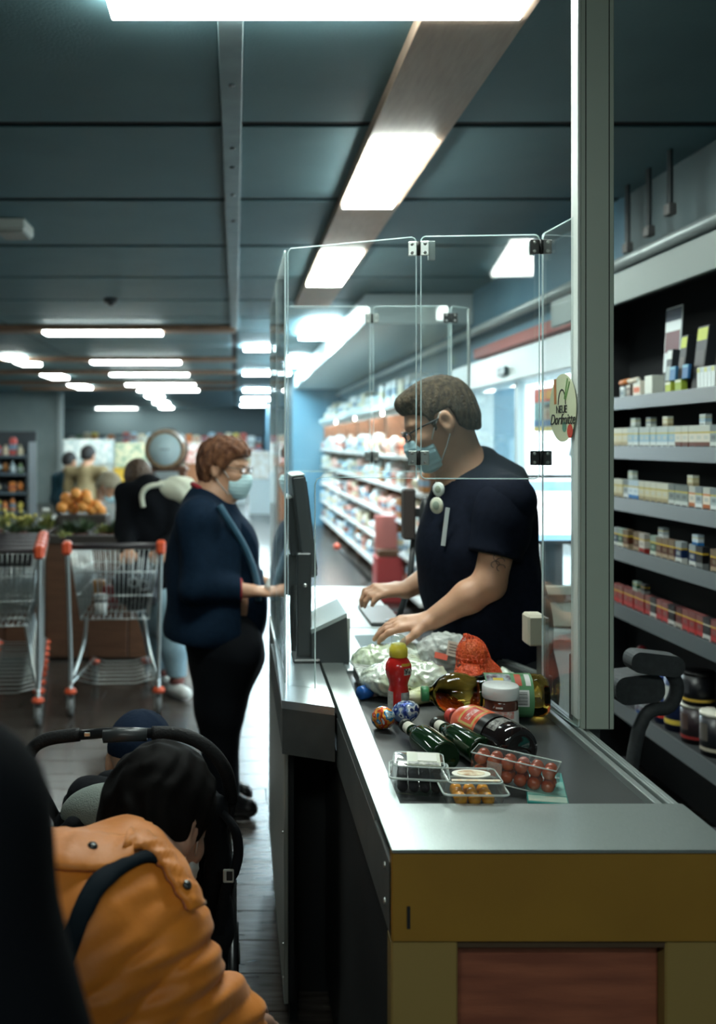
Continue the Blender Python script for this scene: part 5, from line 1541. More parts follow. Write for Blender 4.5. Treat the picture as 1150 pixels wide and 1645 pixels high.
# teal packet
cx, cy, rz = .588, 1.89, -.24
t = thing('teal_packet', 'flat teal packet lying under the tomato pack', 'packet', (cx, cy, B))
M = Matrix.Translation((cx, cy, B + .0005)) @ Matrix.Rotation(rz, 4, 'Z')
MB().box((-.036, -.088, 0), (.036, .088, .011), M=M, bev=.0012).build('box', mat('teal_card', (.03, .24, .21), .4), t)
MB().box((-.034, -.050, .011), (.034, .03, .0118), M=M).build('picture', mat('teal_pic', (.12, .33, .28), .4, col2=(.24, .42, .36), nscale=20), t)
MB().box((-.034, -.085, .011), (.034, -.055, .0118), M=M).build('lower_field', mat('teal_low', (.36, .38, .30), .4, col2=(.16, .32, .27), nscale=24), t)
MB().box((-.030, .048, .011), (.030, .06, .0118), M=M).build('lettering_band', mat('teal_letter', (.70, .72, .70), .4, col2=(.10, .30, .26), nscale=140), t)
MB().box((-.030, .038, .011), (.0, .046, .0118), M=M).build('red_word', mat('teal_red', (.55, .12, .10), .4), t)
# ================================================================ PEOPLE
def skinmat(name, c, c2):
    m = mat(name, c, .5, col2=c2, nscale=18, bump=.05, bscale=200)
    b = m.node_tree.nodes['Principled BSDF']
    b.inputs['Subsurface Weight'].default_value = .12
    b.inputs['Subsurface Radius'].default_value = (.012, .005, .003)
    return m
M_skin = skinmat('skin', (.46, .25, .155), (.51, .285, .18))
M_mask = mat('mask_blue', (.42, .66, .74), .65, col2=(.46, .70, .77), nscale=30)
M_loop = mat('ear_loop', (.72, .74, .72), .6)
M_eye = mat('eye_white', (.6, .58, .55), .2)

class Head:
    """x forward, y left, z up in head space"""
    def __init__(self, loc, yaw, pitch, roll=0., s=1.):
        self.M = Matrix.Translation(loc) @ Matrix.Rotation(yaw, 4, 'Z') @ Matrix.Rotation(pitch, 4, 'Y') @ Matrix.Rotation(roll, 4, 'X') @ Matrix.Scale(s, 4)
        self.R = np.array((self.M.to_3x3() * (1 / s)))
        self.s = s
    def P(self, *p):
        return self.M @ Vector(p)
    def skin(self, S, ears=True, female=False):
        s, R = self.s, self.R
        E = lambda c, r, k=.015, sub=False: S.ell(self.P(*c), [q * s for q in r], R, k * s, sub)
        Cn = lambda a, b, ra, rb, k=.012: S.cone(self.P(*a), self.P(*b), ra * s, rb * s, k * s)
        E((-.012, 0, .038), (.096, .075, .084))
        E((.025, 0, -.02), (.066, .060, .085), .03)
        E((.035, 0, -.078), (.046, .046, .034), .025)
        E((.070, 0, -.098), (.018, .020, .016), .02)
        Cn((.084, 0, .012), (.106, 0, -.028), .009, .012, .010)
        E((.098, .013, -.033), (.010, .008, .008), .006); E((.098, -.013, -.033), (.010, .008, .008), .006)
        E((.076, 0, .026), (.016, .050, .011), .016)
        E((.062, .040, -.025), (.024, .020, .022), .02); E((.062, -.040, -.025), (.024, .020, .022), .02)
        E((.086, 0, -.060), (.012, .024, .006), .008); E((.084, 0, -.071), (.012, .021, .007), .008)
        for y in (-1, 1):
            E((.092, y * .032, .008), (.014, .017, .010), .012, True)
            E((.078, y * .032, .006), (.0125, .0125, .0125), .002)
        if ears:
            for y in (-1, 1):
                E((-.010, y * .080, .0), (.021, .011, .034), .006)
                E((-.005, y * .092, .002), (.012, .009, .020), .005, True)
                E((-.006, y * .074, -.028), (.010, .007, .011), .006)
        return S
    def neck(self, S, to, r0=.052, r1=.06):
        S.cone(self.P(-.025, 0, -.055), to, r0 * self.s, r1, .03)
    def hair(self, parent, m, line, puff=.010, res=.0045, amp=.0025, sx=230, back=None, extra=None, ear=False):
        S = SDF()
        S.ell((-.014, 0, .040), (.097 + puff, .077 + puff, .086 + puff), None, .01)
        S.ell((-.030, 0, -.010), (.080 + puff * .6, .070 + puff * .7, .085), None, .03)
        for e in (extra or []):
            S.ell(*e, k=.02)
        lx = [p[0] for p in line]; lz = [p[1] for p in line]
        def clip(X, Y, Z):
            return (np.interp(X, lx, lz) + 0 * Y - Z).astype(np.float32)
        def disp(X, Y, Z):
            return (amp * (np.sin(X * sx + 3 * np.sin(Y * 60) + 2 * np.sin(Z * 45)) + np.sin(Y * sx * .9 + 2.5 * np.sin(Z * 50 + X * 30)) * .7)).astype(np.float32)
        return S.build('hair', m, parent, res=res, clip=clip, disp=disp, M=self.M)
    def mask(self, parent, m=None, drop=0.):
        S = SDF()
        S.ell((.036, 0, -.058), (.080, .063, .056), None, .02)
        S.ell((.098, 0, -.032), (.022, .020, .022), None, .03)
        S.ell((.070, 0, -.095), (.026, .030, .024), None, .03)
        def clip(X, Y, Z):
            return np.maximum(np.maximum((.030 + .25 * np.abs(Y)) - X, Z - (-.010 - .20 * np.abs(Y))), (-.118) - Z + 0 * X)
        def disp(X, Y, Z):
            return (.0014 * np.sin(Z * 420) + 0 * X + 0 * Y).astype(np.float32)
        o = S.build('face_mask', m or M_mask, parent, res=.004, clip=clip, disp=disp, M=self.M, label='pale blue face mask')
        for y in (-1, 1):
            MB().tube([self.P(*p) for p in ((.046, y * .062, -.030), (.022, y * .073, .004), (-.004, y * .083, .030), (-.018, y * .086, .020))], .0016 * self.s, n=6).build('ear_loop', M_loop, o)
            MB().tube([self.P(*p) for p in ((.046, y * .058, -.096), (.016, y * .070, -.062), (-.012, y * .083, -.024), (-.020, y * .085, -.005))], .0016 * self.s, n=6).build('ear_loop', M_loop, o)
        return o
    def glasses(self, parent, m):
        s = self.s
        g = MB()
        for y in (-1, 1):
            g.tube([self.P(.106 - .012 * abs(math.cos(a)) * (1 if math.cos(a) * y > 0 else .2), y * .034 + .025 * math.cos(a), .003 + .014 * math.sin(a)) for a in [2 * PI * i / 18 for i in range(18)]], .0022 * s, n=6, closed=True)
            g.tube([self.P(*p) for p in ((.094, y * .060, .010), (.05, y * .074, .014), (.0, y * .081, .016), (-.022, y * .083, .004))], .0022 * s, n=6)
        g.tube([self.P(.106, -.010, .006), self.P(.110, 0, .010), self.P(.106, .010, .006)], .0022 * s, n=6)
        o = g.build('glasses', m, parent)
        for y in (-1, 1):
            MB().add([self.P(.102 - .004 * abs(math.cos(a)), y * .034 + .024 * math.cos(a), .003 + .016 * math.sin(a)) for a in [2 * PI * i / 18 for i in range(18)]], [list(range(18))], 0).build('lens', glassmat('spectacle_lens', (.95, .97, .97)), o)
        return o

def hand(S, wrist, d, n, thumb, curl=(.3, .35, .4, .45), spread=.08, tcurl=.3, s=1., k=.006):
    """five-fingered hand: d = direction, n = back of the hand, thumb = +1 / -1 side along n x d"""
    w = Vector(wrist); d = Vector(d).normalized(); n = Vector(n); n = (n - d * n.dot(d)).normalized()
    sd = n.cross(d) * thumb
    offs = (.030, .010, -.010, -.028); lens = (.070, .078, .072, .056); met = (.088, .090, .086, .078)
    for o_, L, me, c in zip(offs, lens, met, curl):
        kn = w + (d * me + sd * o_) * s
        S.cone(w + (d * .012 + sd * o_ * .55) * s, kn, .014 * s, .0115 * s, .012)
        p = kn; ang = c * .5
        fd = (d + sd * spread * o_ / .03).normalized()
        for i, fr in enumerate((.46, .30, .24)):
            v = fd * math.cos(ang) - n * math.sin(ang)
            q = p + v * (L * fr * s)
            S.cone(p, q, (.0098 - .0010 * i) * s, (.0090 - .0012 * i) * s, k)
            p = q; ang += c * (1.0 if i == 0 else .7)
    # heel of the palm and thumb
    S.cone(w + (d * .02) * s, w + (d * .06) * s, .019 * s, .017 * s, .012)
    a = w + (d * .022 + sd * .024) * s
    b = a + (d * .030 + sd * .026 - n * .010) * s
    c_ = b + (d * .030 + sd * .010 - n * .012 * (1 + tcurl)) * s
    e = c_ + (d * .022 - sd * .002 - n * .010 * (1 + 2 * tcurl)) * s
    S.cone(w + (d * .01 + sd * .01) * s, a, .017 * s, .016 * s, .012)
    S.cone(a, b, .0155 * s, .0118 * s, .008); S.cone(b, c_, .0112 * s, .0100 * s, k); S.cone(c_, e, .0098 * s, .0078 * s, k)
    return S

def below(z): return lambda X, Y, Z: (Z - z) + 0 * X + 0 * Y
def foot(S, ank, dirv, L=.24, s=1.):
    a = Vector(ank); d = Vector(dirv).normalized()
    S.cone((a.x - d.x * .05, a.y - d.y * .05, .045), (a.x + d.x * (L - .08), a.y + d.y * (L - .08), .035), .045, .038, .03)

# ---------------------------------------------------------------- the cashier
CY = 3.0
def cp(px, py, dy=0.): return at(px, py, CY + dy)
cashier = thing('person', 'person in a navy t-shirt with glasses and mask scanning goods', 'person', (.86, CY, 0))
S = SDF()
H = Head(cp(706, 680, -.02), PI - math.radians(4), math.radians(24), 0, 1.06)
H.skin(S)
nb = cp(756, 788)
H.neck(S, nb, .056, .068)
shN, shF = cp(812, 808, -.17), cp(770, 812, .18)
elN = cp(786, 938, -.20); wrN = cp(693, 996, -.17)
elF = cp(725, 905, .20); wrF = cp(652, 948, .12)
pel = cp(812, 1075)
S.chain([nb, cp(770, 850), cp(785, 950), pel], [.10, .13, .135, .13], .06)
S.cone(shN, shF, .06, .06, .05)
S.chain([shN, elN], [.058, .045], .03); S.chain([shF, elF], [.058, .044], .03)
S.chain([elN, elN.lerp(wrN, .35), wrN], [.043, .044, .029], .02)
S.chain([elF, elF.lerp(wrF, .35), wrF], [.043, .042, .028], .02)
hand(S, wrN, (-1, .05, -.13), (-.1, -.25, 1), 1, (.35, .35, .4, .45), .12, .2, 1.06)
hand(S, wrF, (-1, -.25, .02), (-.1, -.3, 1), -1, (.9, .75, .65, .6), .10, .3, 1.04)
for dy in (-.09, .09):
    hip = (pel.x + .02, CY + dy, .90)
    S.chain([hip, (pel.x + .03, CY + dy, .50), (pel.x + .06, CY + dy, .10)], [.10, .065, .045], .04)
    foot(S, (pel.x + .06, CY + dy, .1), (-1, 0, 0))
S.build('body', M_skin, cashier, res=.0048)
M_hair1 = mat('hair_brown', (.040, .027, .017), .7, col2=(.105, .075, .045), nscale=90, stretch=(1, 1, .35), bump=.9, bscale=330, spec=.25)
M_frame1 = mat('glasses_black', (.012, .012, .014), .3)
H.hair(cashier, M_hair1, [(-.13, -.062), (-.085, -.060), (-.055, -.045), (-.036, -.02), (-.034, .034), (.014, .030), (.020, -.012), (.030, -.012), (.034, .034), (.060, .052), (.085, .060), (.12, .065)], .007, amp=.0012, sx=330,
       extra=[((.030, 0, .098), (.060, .056, .026)), ((.058, 0, .088), (.036, .050, .022))])
H.mask(cashier)
H.glasses(cashier, M_frame1)
# t-shirt
T = SDF()
T.chain([cp(758, 800), cp(768, 860), cp(783, 960), cp(800, 1060)], [.120, .150, .160, .155], .06)
T.ell(cp(760, 905), (.165, .20, .20), None, .06)
T.ell(cp(778, 820), (.13, .19, .10), None, .06)
T.ell(cp(790, 1010), (.155, .20, .20), None, .06)
T.cone(shN + Vector((.005, 0, .0)), shF, .076, .076, .05)
slN = shN.lerp(elN, .66); slF = shF.lerp(elF, .62)
T.cone(shN, nb, .07, .075, .05); T.cone(shF, nb, .07, .075, .05)
T.chain([cp(776, 742), cp(800, 778)], [.052, .09], .05)
dN = (elN - shN).normalized(); dF = (elF - shF).normalized()
nbv = cp(734, 752)
def shirt_clip(X, Y, Z):
    nk = .086 - np.sqrt((X - nbv.x) ** 2 + (Y - nbv.y) ** 2 + (Z - nbv.z) ** 2)
    return np.maximum(nk, .80 - Z)
M_shirt = mat('navy_shirt', (.0035, .0055, .012), .85, col2=(.005, .0075, .016), nscale=60, spec=.12, bump=.12, bscale=35)
T.build('t_shirt', M_shirt, cashier, res=.006, clip=shirt_clip, disp=wrinkle(.0035, 34, 30, 26, .6))
for sh_, sl_, el_, d_ in ((shN, slN, elN, dN), (shF, slF, elF, dF)):
    V = SDF().chain([sh_, sh_.lerp(el_, .3), sh_.lerp(el_, .8)], [.084, .080, .076], .03)
    V.build('sleeve', M_shirt, cashier, res=.006, disp=wrinkle(.003, 40, 36, 40, 1.1),
            clip=lambda X, Y, Z, a=sl_, d=d_: ((X - a.x) * d.x + (Y - a.y) * d.y + (Z - a.z) * d.z))
# collar band and badges
def badge(px, py, r, m, nm, ddx=0.):
    c = cp(px, py, -.12) + Vector((ddx, 0, 0))
    M = Matrix.Translation(c) @ Matrix.Rotation(math.radians(-52), 4, 'Z') @ Matrix.Rotation(PI / 2, 4, 'X')
    o = MB().lathe([(r, 0), (r, .003), (r * .9, .005)], 24, M).build(nm, m, cashier)
    MB().lathe([(r * .55, .005), (r * .5, .0056)], 16, M).build('badge_print', mat('badge_print', (.30, .36, .28), .5), o)
badge(705, 786, .021, mat('badge_pale', (.62, .68, .64), .4), 'badge')
badge(702, 812, .024, mat('badge_cream', (.58, .60, .48), .4), 'badge')
MB().box((0, -.004, -.11), (.012, .0, .0), M=Matrix.Translation(cp(716, 815, -.150)) @ Matrix.Rotation(math.radians(-25), 4, 'Z') @ Matrix.Rotation(.12, 4, 'Y')).build('shirt_print', mat('print_white', (.55, .60, .60), .5), cashier)
# trousers
Q = SDF()
Q.chain([cp(806, 1050), (pel.x + .01, CY, .88)], [.150, .145], .05)
for dy in (-.09, .09):
    Q.chain([(pel.x + .01, CY + dy, .90), (pel.x + .03, CY + dy, .50), (pel.x + .06, CY + dy, .09)], [.115, .085, .07], .04)
Q.build('trousers', mat('dark_trousers', (.012, .014, .018), .7), cashier, res=.010, clip=lambda X, Y, Z: np.maximum(Z - 1.0, .05 - Z) + 0 * X + 0 * Y)
# tattoo lines on the near upper arm and a bracelet mark on the far forearm
tl = MB()
for i, (du, dv) in enumerate(((0, 0), (.008, -.012), (-.006, -.020), (.01, -.03))):
    c = cp(792, 892, -.2) + Vector((du, -.0535 + abs(du) * .3, dv))
    tl.tube([c + Vector((.012 * math.cos(a), .004 * abs(math.cos(a)), .010 * math.sin(a))) for a in [2 * PI * j / 12 for j in range(9)]], .0010, n=4)
tl.build('tattoo', mat('tattoo_ink', (.06, .05, .05), .6), cashier)

# ---------------------------------------------------------------- the customer
LY = 4.32
def lp(px, py, dy=0.): return at(px, py, LY + dy)
lady = thing('person', 'person with short red brown hair in a dark blue coat paying at the till', 'person', (-.04, LY, 0))
S = SDF()
HL = Head(lp(362, 754, -.02), math.radians(-24), math.radians(4), 0, 1.05)
HL.skin(S, female=True)
nb = lp(338, 808)
HL.neck(S, nb, .05, .062)
shN, shF = lp(318, 838, -.17), lp(345, 838, .17)
elN = lp(318, 944, -.22); wrN = lp(398, 949, -.20)
elF = lp(380, 925, .22); wrF = lp(428, 938, .12)
S.chain([nb, lp(338, 870), lp(350, 960), lp(356, 1040)], [.10, .14, .15, .14], .06)
S.cone(shN, shF, .06, .06, .05)
S.chain([shN, elN, wrN], [.055, .046, .030], .03); S.chain([shF, elF, wrF], [.055, .046, .030], .03)
hand(S, wrN, (1, .12, -.05), (.1, -.3, 1), 1, (.55, .6, .65, .7), .08, .4, 1.0)
hand(S, wrF, (1, -.05, -.05), (.1, .1, 1), -1, (.5, .55, .6, .65), .08, .3, 1.0)
ank = [lp(352, 1268, .12), lp(366, 1285, -.10)]
for dy, kx, ax, ay in ((.09, 350, 350, .10), (-.09, 352, 360, -.08)):
    S.chain([lp(358, 1050, dy), lp(kx, 1150, dy), Vector((lp(ax, 1262, ay).x, LY + ay, .10))], [.11, .07, .05], .04)
S.build('body', M_skin, lady, res=.0055)
M_hair2 = mat('hair_auburn', (.085, .030, .015), .6, col2=(.20, .085, .04), nscale=60, stretch=(1, 1, .35), bump=.8, bscale=250, spec=.3)
HL.hair(lady, M_hair2, [(-.13, -.085), (-.07, -.080), (-.034, -.06), (-.028, .010), (.004, .018), (.022, -.005), (.036, .010), (.06, .048), (.085, .058), (.12, .062)], .016, sx=150, amp=.003,
        extra=[((.035, 0, .085), (.062, .070, .040))])
HL.mask(lady, mat('mask_pale', (.50, .72, .76), .65))
HL.glasses(lady, mat('glasses_brown', (.08, .05, .035), .3))
# coat
T = SDF()
T.chain([lp(335, 828), lp(338, 880), lp(345, 960)], [.13, .175, .20], .06)
T.ell(lp(345, 905), (.175, .215, .24), None, .08)
T.ell(lp(352, 985), (.205, .225, .20), None, .08)
T.ell(lp(335, 1010), (.185, .235, .12), None, .06)
T.cone(shN, shF, .078, .078, .06)
T.cone(shN, nb, .07, .07, .05); T.cone(shF, nb, .07, .07, .05)
T.chain([nb, lp(330, 794)], [.085, .066], .04)
T.chain([shN, elN, elN.lerp(wrN, .80)], [.085, .073, .056], .03)
T.chain([shF, elF, elF.lerp(wrF, .80)], [.082, .070, .054], .03)
cu = elN.lerp(wrN, .86); nk0 = lp(350, 780)
def coat_clip(X, Y, Z):
    nk = .064 - np.sqrt((X - nk0.x) ** 2 + (Y - nk0.y) ** 2 + (Z - nk0.z) ** 2)
    hem = (lp(0, 1028).z - .09 * (X + .05) ) - Z + 0 * Y
    sl = np.where(Y < LY - .1, (X - cu.x), -1) + 0 * Z
    sl2 = np.where((Y > LY + .05) & (X > .08), X - .125, -1) + 0 * Z
    return np.maximum(np.maximum(np.maximum(nk, hem), sl), sl2)
M_coat = mat('navy_coat', (.0045, .0135, .029), .85, col2=(.006, .017, .036), nscale=40, spec=.12, bump=.2, bscale=50)
T.build('coat', M_coat, lady, res=.007, clip=coat_clip, disp=wrinkle(.005, 26, 22, 24, 1.3))
# lighter front placket
pl = bez([lp(352, 812, -.20), lp(366, 835, -.20), lp(388, 870, -.17), lp(404, 905, -.15), lp(413, 940, -.14), lp(415, 965, -.14)], 6)
MB().tube(pl, [.015] * len(pl), n=6).build('placket', mat('coat_trim', (.03, .095, .15), .6), lady)
MB().tube([lp(334, 797) + Vector((.066 * math.cos(a), .066 * math.sin(a), .022 - .030 * math.cos(a))) for a in [2 * PI * i / 20 for i in range(20)]], .012, n=6, closed=True).build('red_collar', mat('red_cloth', (.30, .018, .025), .7), lady)
cv = elN.lerp(wrN, .85)
MB().tube([Vector((cv.x, cv.y + .044 * math.cos(a), cv.z + .044 * math.sin(a))) for a in [2 * PI * i / 16 for i in range(16)]], .008, n=6, closed=True).build('red_cuff', mat('red_cloth', (.30, .018, .025), .7), lady)
# trousers
Q = SDF()
Q.chain([lp(352, 1000), lp(362, 1045)], [.17, .17], .05)
for dy, kx, ax, ay in ((.09, 354, 350, .10), (-.09, 352, 358, -.08)):
    Q.chain([lp(366, 1050, dy), lp(kx, 1140, dy), Vector((lp(ax, 1258, ay).x, LY + ay, .09))], [.155, .098, .070], .05)
Q.build('trousers', mat('black_trousers', (.004, .005, .007), .8, spec=.12), lady, res=.009, disp=wrinkle(.004, 30, 26, 22, 2.), clip=lambda X, Y, Z: (.06 - Z) + 0 * X + 0 * Y)
for i, (px, ay) in enumerate(((356, .10), (362, -.08))):
    a = Vector((lp(px, 1260, ay).x, LY + ay, 0))
    F_ = SDF().cone((a.x - .04, a.y, .048), (a.x + .10, a.y, .042), .046, .040, .03).ell((a.x + .02, a.y, .075), (.06, .042, .04), None, .03)
    sh = F_.build('shoe', mat('black_leather', (.008, .008, .009), .25, coat=.3), lady, res=.006, clip=lambda X, Y, Z: (.010 - Z) + 0 * X + 0 * Y)
    MB().prism([(a.x - .02 + (.125 if math.cos(t_) > 0 else .075) * math.cos(t_), a.y + .045 * math.sin(t_)) for t_ in [2 * PI * j / 24 for j in range(24)]], .0, .016).build('sole', mat('sole_dark', (.012, .011, .010), .6), sh)
pb = SDF().ell((.155, LY - .19, 1.005), (.035, .03, .03), None, .02).ell((.175, LY - .18, .985), (.03, .03, .035), None, .02)
o = pb.build('plastic_bag', mat('bag_film', (.72, .80, .80), .2, alpha=.6, bump=.6, bscale=80), None, res=.005, disp=wrinkle(.003, 120, 110, 130))
tag(o, 'crumpled clear plastic bag in the hand of the customer', 'bag')

# ---------------------------------------------------------------- person in black jacket at the trolley
WY = 6.35
def wp(px, py, dy=0.): return at(px, py, WY + dy)
wom = thing('person', 'person in a black jacket and pale jeans leaning over the trolley', 'person', (-.45, WY, 0))
S = SDF()
HW = Head(wp(222, 772, .12), math.radians(100), math.radians(48), 0, 1.0)
HW.skin(S)
HW.neck(S, wp(236, 790), .05, .06)
shN, shF = wp(278, 800, -.02), wp(206, 795, .0)
elN, elF = wp(283, 865, -.12), wp(203, 855, -.10)
wrN, wrF = wp(255, 886, -.28), wp(208, 886, -.32)
S.chain([wp(240, 800), wp(248, 880), wp(258, 960)], [.12, .15, .15], .06)
S.cone(shN, shF, .06, .06, .05)
S.chain([shN, elN, wrN], [.055, .045, .03], .03); S.chain([shF, elF, wrF], [.055, .045, .03], .03)
hand(S, wrN, (-.2, -1, -.1), (0, 0, 1), 1, (.9, .9, .9, .9)); hand(S, wrF, (.2, -1, -.1), (0, 0, 1), -1, (.9, .9, .9, .9))
for px, dy in ((284, -.10), (262, .12)):
    S.chain([wp(px - 18, 970, dy), wp(px - 4, 1040, dy), Vector((wp(px, 0, dy).x, WY + dy, .11))], [.10, .065, .045], .04)
S.build('body', M_skin, wom, res=.008)
HW.hair(wom, mat('hair_dark_brown', (.05, .03, .02), .6, col2=(.09, .055, .035), nscale=60), [(-.13, -.09), (.0, -.06), (.02, .0), (.06, .05), (.12, .06)], .016, res=.007)
T = SDF()
T.chain([wp(240, 800), wp(242, 870), wp(252, 950)], [.15, .175, .17], .06)
T.ell(wp(242, 850), (.19, .16, .26), None, .06)
T.cone(shN, shF, .08, .08, .06)
T.chain([shN, elN, elN.lerp(wrN, .9)], [.085, .07, .05], .03); T.chain([shF, elF, elF.lerp(wrF, .9)], [.085, .07, .05], .03)
T.build('jacket', mat('black_jacket', (.004, .005, .007), .85, spec=.1, bump=.2, bscale=30), wom, res=.010, disp=wrinkle(.005, 28, 26, 24))
Q = SDF()
Q.cone(wp(252, 950), wp(258, 985), .15, .15, .05)
for px, dy in ((284, -.10), (262, .12)):
    Q.chain([wp(px - 18, 970, dy), wp(px - 5, 1040, dy), Vector((wp(px, 0, dy).x, WY + dy, .13))], [.115, .085, .062], .04)
Q.build('jeans', mat('pale_denim', (.22, .34, .40), .7, col2=(.26, .39, .45), nscale=40), wom, res=.010, clip=lambda X, Y, Z: (.13 - Z) + 0 * X + 0 * Y)
for px, dy in ((284, -.10), (262, .12)):
    a = Vector((wp(px, 0, dy).x, WY + dy, 0))
    sh = SDF().cone((a.x - .03, a.y + .03, .05), (a.x + .06, a.y - .10, .045), .045, .040, .03).build('sneaker', mat('white_sneaker', (.66, .68, .66), .5), wom, res=.008, clip=lambda X, Y, Z: (.006 - Z) + 0 * X + 0 * Y)
    MB().cyl((a.x, a.y, .09), (a.x, a.y, .125), .046, .048, n=14).build('sock', mat('red_sock', (.20, .06, .05), .7), wom)
hd_ = SDF().ell(wp(288, 790, -.02), (.13, .12, .10), None, .03).ell(wp(258, 782, -.04), (.10, .06, .045), None, .04).cone(wp(305, 800, -.02), wp(300, 850, -.06), .05, .015, .04)
hd_.build('hood', mat('cream_fleece', (.58, .60, .48), .85, bump=.4, bscale=120), wom, res=.009, disp=wrinkle(.005, 40, 38, 44))
bs = bez([wp(262, 778, -.16), wp(238, 782, -.19), wp(228, 795, -.20), wp(230, 815, -.20)], 6)
MB().tube(bs, [.016] * len(bs), n=6).build('strap', mat('cream_fleece', (.58, .60, .48), .85), wom)

# ---------------------------------------------------------------- shoppers behind the produce
def shopper(label, px, py, Y, yaw, pitch, sc, hairm, coatm, width, line, mask=False, Yd=0.):
    c = at(px, py, Y)
    t = thing('person', label, 'person', (c.x, Y, 0))
    S = SDF(); Hh = Head(c, yaw, pitch, 0, sc); Hh.skin(S)
    fx, fy = math.cos(yaw), math.sin(yaw)
    nb = Vector((c.x - fx * .05, Y - fy * .05, c.z - .175)); Hh.neck(S, nb, .05, .06)
    sx, sy = -fy, fx
    top = nb.z - .03
    S.chain([nb, (nb.x, nb.y, top - .5)], [.09, .12], .05)
    for sg in (-1, 1):
        sh = Vector((nb.x + sx * width * sg, nb.y + sy * width * sg, top)); el = sh + Vector((sx * .04 * sg, sy * .04 * sg, -.30)); wr = el + Vector((fx * .20, fy * .20, -.10))
        S.chain([sh, el, wr], [.05, .045, .03], .03); hand(S, wr, (fx, fy, -.3), (0, 0, 1), sg)
        S.chain([(nb.x + sx * .09 * sg, nb.y + sy * .09 * sg, top - .5), (nb.x + sx * .09 * sg, nb.y + sy * .09 * sg, .08)], [.10, .05], .04)
    S.build('body', M_skin, t, res=.011)
    Hh.hair(t, hairm, line, .014, res=.008)
    if mask:
        Hh.mask(t)
    T = SDF()
    T.chain([nb - Vector((0, 0, .02)), (nb.x, nb.y, top - .30), (nb.x, nb.y, top - .62)], [.10, .165, .17], .06)
    for sg in (-1, 1):
        sh = Vector((nb.x + sx * width * sg, nb.y + sy * width * sg, top)); el = sh + Vector((sx * .04 * sg, sy * .04 * sg, -.30)); wr = el + Vector((fx * .20, fy * .20, -.10))
        T.cone((nb.x, nb.y, top), sh, .09, .075, .05)
        T.chain([sh, el, el.lerp(wr, .9)], [.078, .065, .05], .03)
    T.build('coat', coatm, t, res=.011, disp=wrinkle(.004, 28, 26, 24))
    Q = SDF()
    for sg in (-1, 1):
        Q.chain([(nb.x + sx * .08 * sg, nb.y + sy * .08 * sg, top - .55), (nb.x + sx * .09 * sg, nb.y + sy * .09 * sg, .06)], [.12, .07], .04)
    Q.build('trousers', mat('dark_trousers', (.012, .014, .018), .7), t, res=.013, clip=lambda X, Y, Z: (.03 - Z) + 0 * X + 0 * Y)
    return t
LONG = [(-.13, -.10), (-.02, -.085), (.01, -.02), (.03, .0), (.06, .045), (.12, .055)]
SHORT = [(-.13, -.06), (-.05, -.05), (-.03, .02), (.02, .02), (.04, .035), (.07, .055), (.12, .065)]
shopper('person with grey blond hair and mask bending over the produce', 174, 784, 8.75, math.radians(-28), math.radians(38), 1.05, mat('hair_grey_blond', (.26, .22, .15), .6, col2=(.42, .38, .28), nscale=60), mat('shopper_grey', (.30, .33, .32), .7), .15, SHORT, True)
shopper('person in an olive beige coat seen from behind at the far left', 142, 733, 12.5, math.radians(70), math.radians(10), 1.0, mat('hair_black', (.015, .013, .013), .6), mat('olive_coat', (.26, .20, .10), .75, col2=(.22, .17, .085), nscale=30), .23, SHORT)
shopper('person in a dark blue jacket beside the grey wall far left', 112, 742, 13.4, math.radians(60), math.radians(10), 1.0, mat('hair_black', (.015, .013, .013), .6), mat('petrol_jacket', (.015, .06, .085), .7), .17, SHORT)

# ---------------------------------------------------------------- crouching person in the orange jacket
def op(px, py, Y): return at(px, py, Y)
orp = thing('person', 'person in an orange jacket crouching beside the stroller', 'person', (-.25, 1.55, 0))
S = SDF()
HO = Head(op(256, 1322, 1.76), math.radians(52), math.radians(30), 0, 1.0)
HO.skin(S)
nb = op(205, 1410, 1.62)
HO.neck(S, nb, .05, .06)
shR = op(222, 1462, 1.53); shL = op(20, 1440, 1.60)
elR = op(262, 1592, 1.50); wrR = op(372, 1640, 1.58)
elL = op(-50, 1600, 1.72); wrL = op(40, 1620, 1.92)
pelv = Vector((-.36, 1.40, .40))
S.chain([nb, op(120, 1520, 1.50), pelv], [.08, .12, .13], .06)
S.cone(shR, shL, .055, .055, .05)
S.chain([shR, elR, wrR], [.055, .047, .03], .03); S.chain([shL, elL, wrL], [.055, .047, .03], .03)
hand(S, wrR, (.15, .9, -.3), (0, .2, 1), -1); hand(S, wrL, (.5, .8, .0), (0, 0, 1), 1)
for sx_, kx in ((-.12, -.55), (.10, -.08)):
    kn = Vector((kx, 1.72, .44 if kx > -.3 else .30)); an = Vector((kx + .02, 1.50, .09))
    S.chain([pelv + Vector((sx_, .02, -.02)), kn, an], [.10, .065, .045], .04)
    foot(S, an, (.2, 1, 0))
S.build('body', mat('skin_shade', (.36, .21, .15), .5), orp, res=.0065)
HO.hair(orp, mat('hair_near_black', (.0025, .0022, .0022), .7, col2=(.004, .0035, .0035), nscale=70, spec=.08), [(-.13, -.12), (-.03, -.10), (-.022, .0), (.0, .012), (.012, -.02), (.03, .0), (.055, .045), (.12, .055)], .012, amp=.002, sx=140,
        extra=[((-.045, 0, .0), (.075, .080, .09))])
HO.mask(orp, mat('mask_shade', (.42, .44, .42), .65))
T = SDF()
T.chain([nb, op(120, 1510, 1.52), Vector((-.33, 1.44, .52))], [.085, .15, .16], .06)
T.cone(nb, shR, .07, .08, .05); T.cone(nb, shL, .07, .08, .05)
T.chain([shR, shR.lerp(elR, .5), elR], [.086, .088, .080], .04)
T.chain([elR, elR.lerp(wrR, .95)], [.076, .060], .03)
T.chain([shL, elL, elL.lerp(wrL, .9)], [.088, .075, .055], .04)
dO = (elR - shR).normalized()
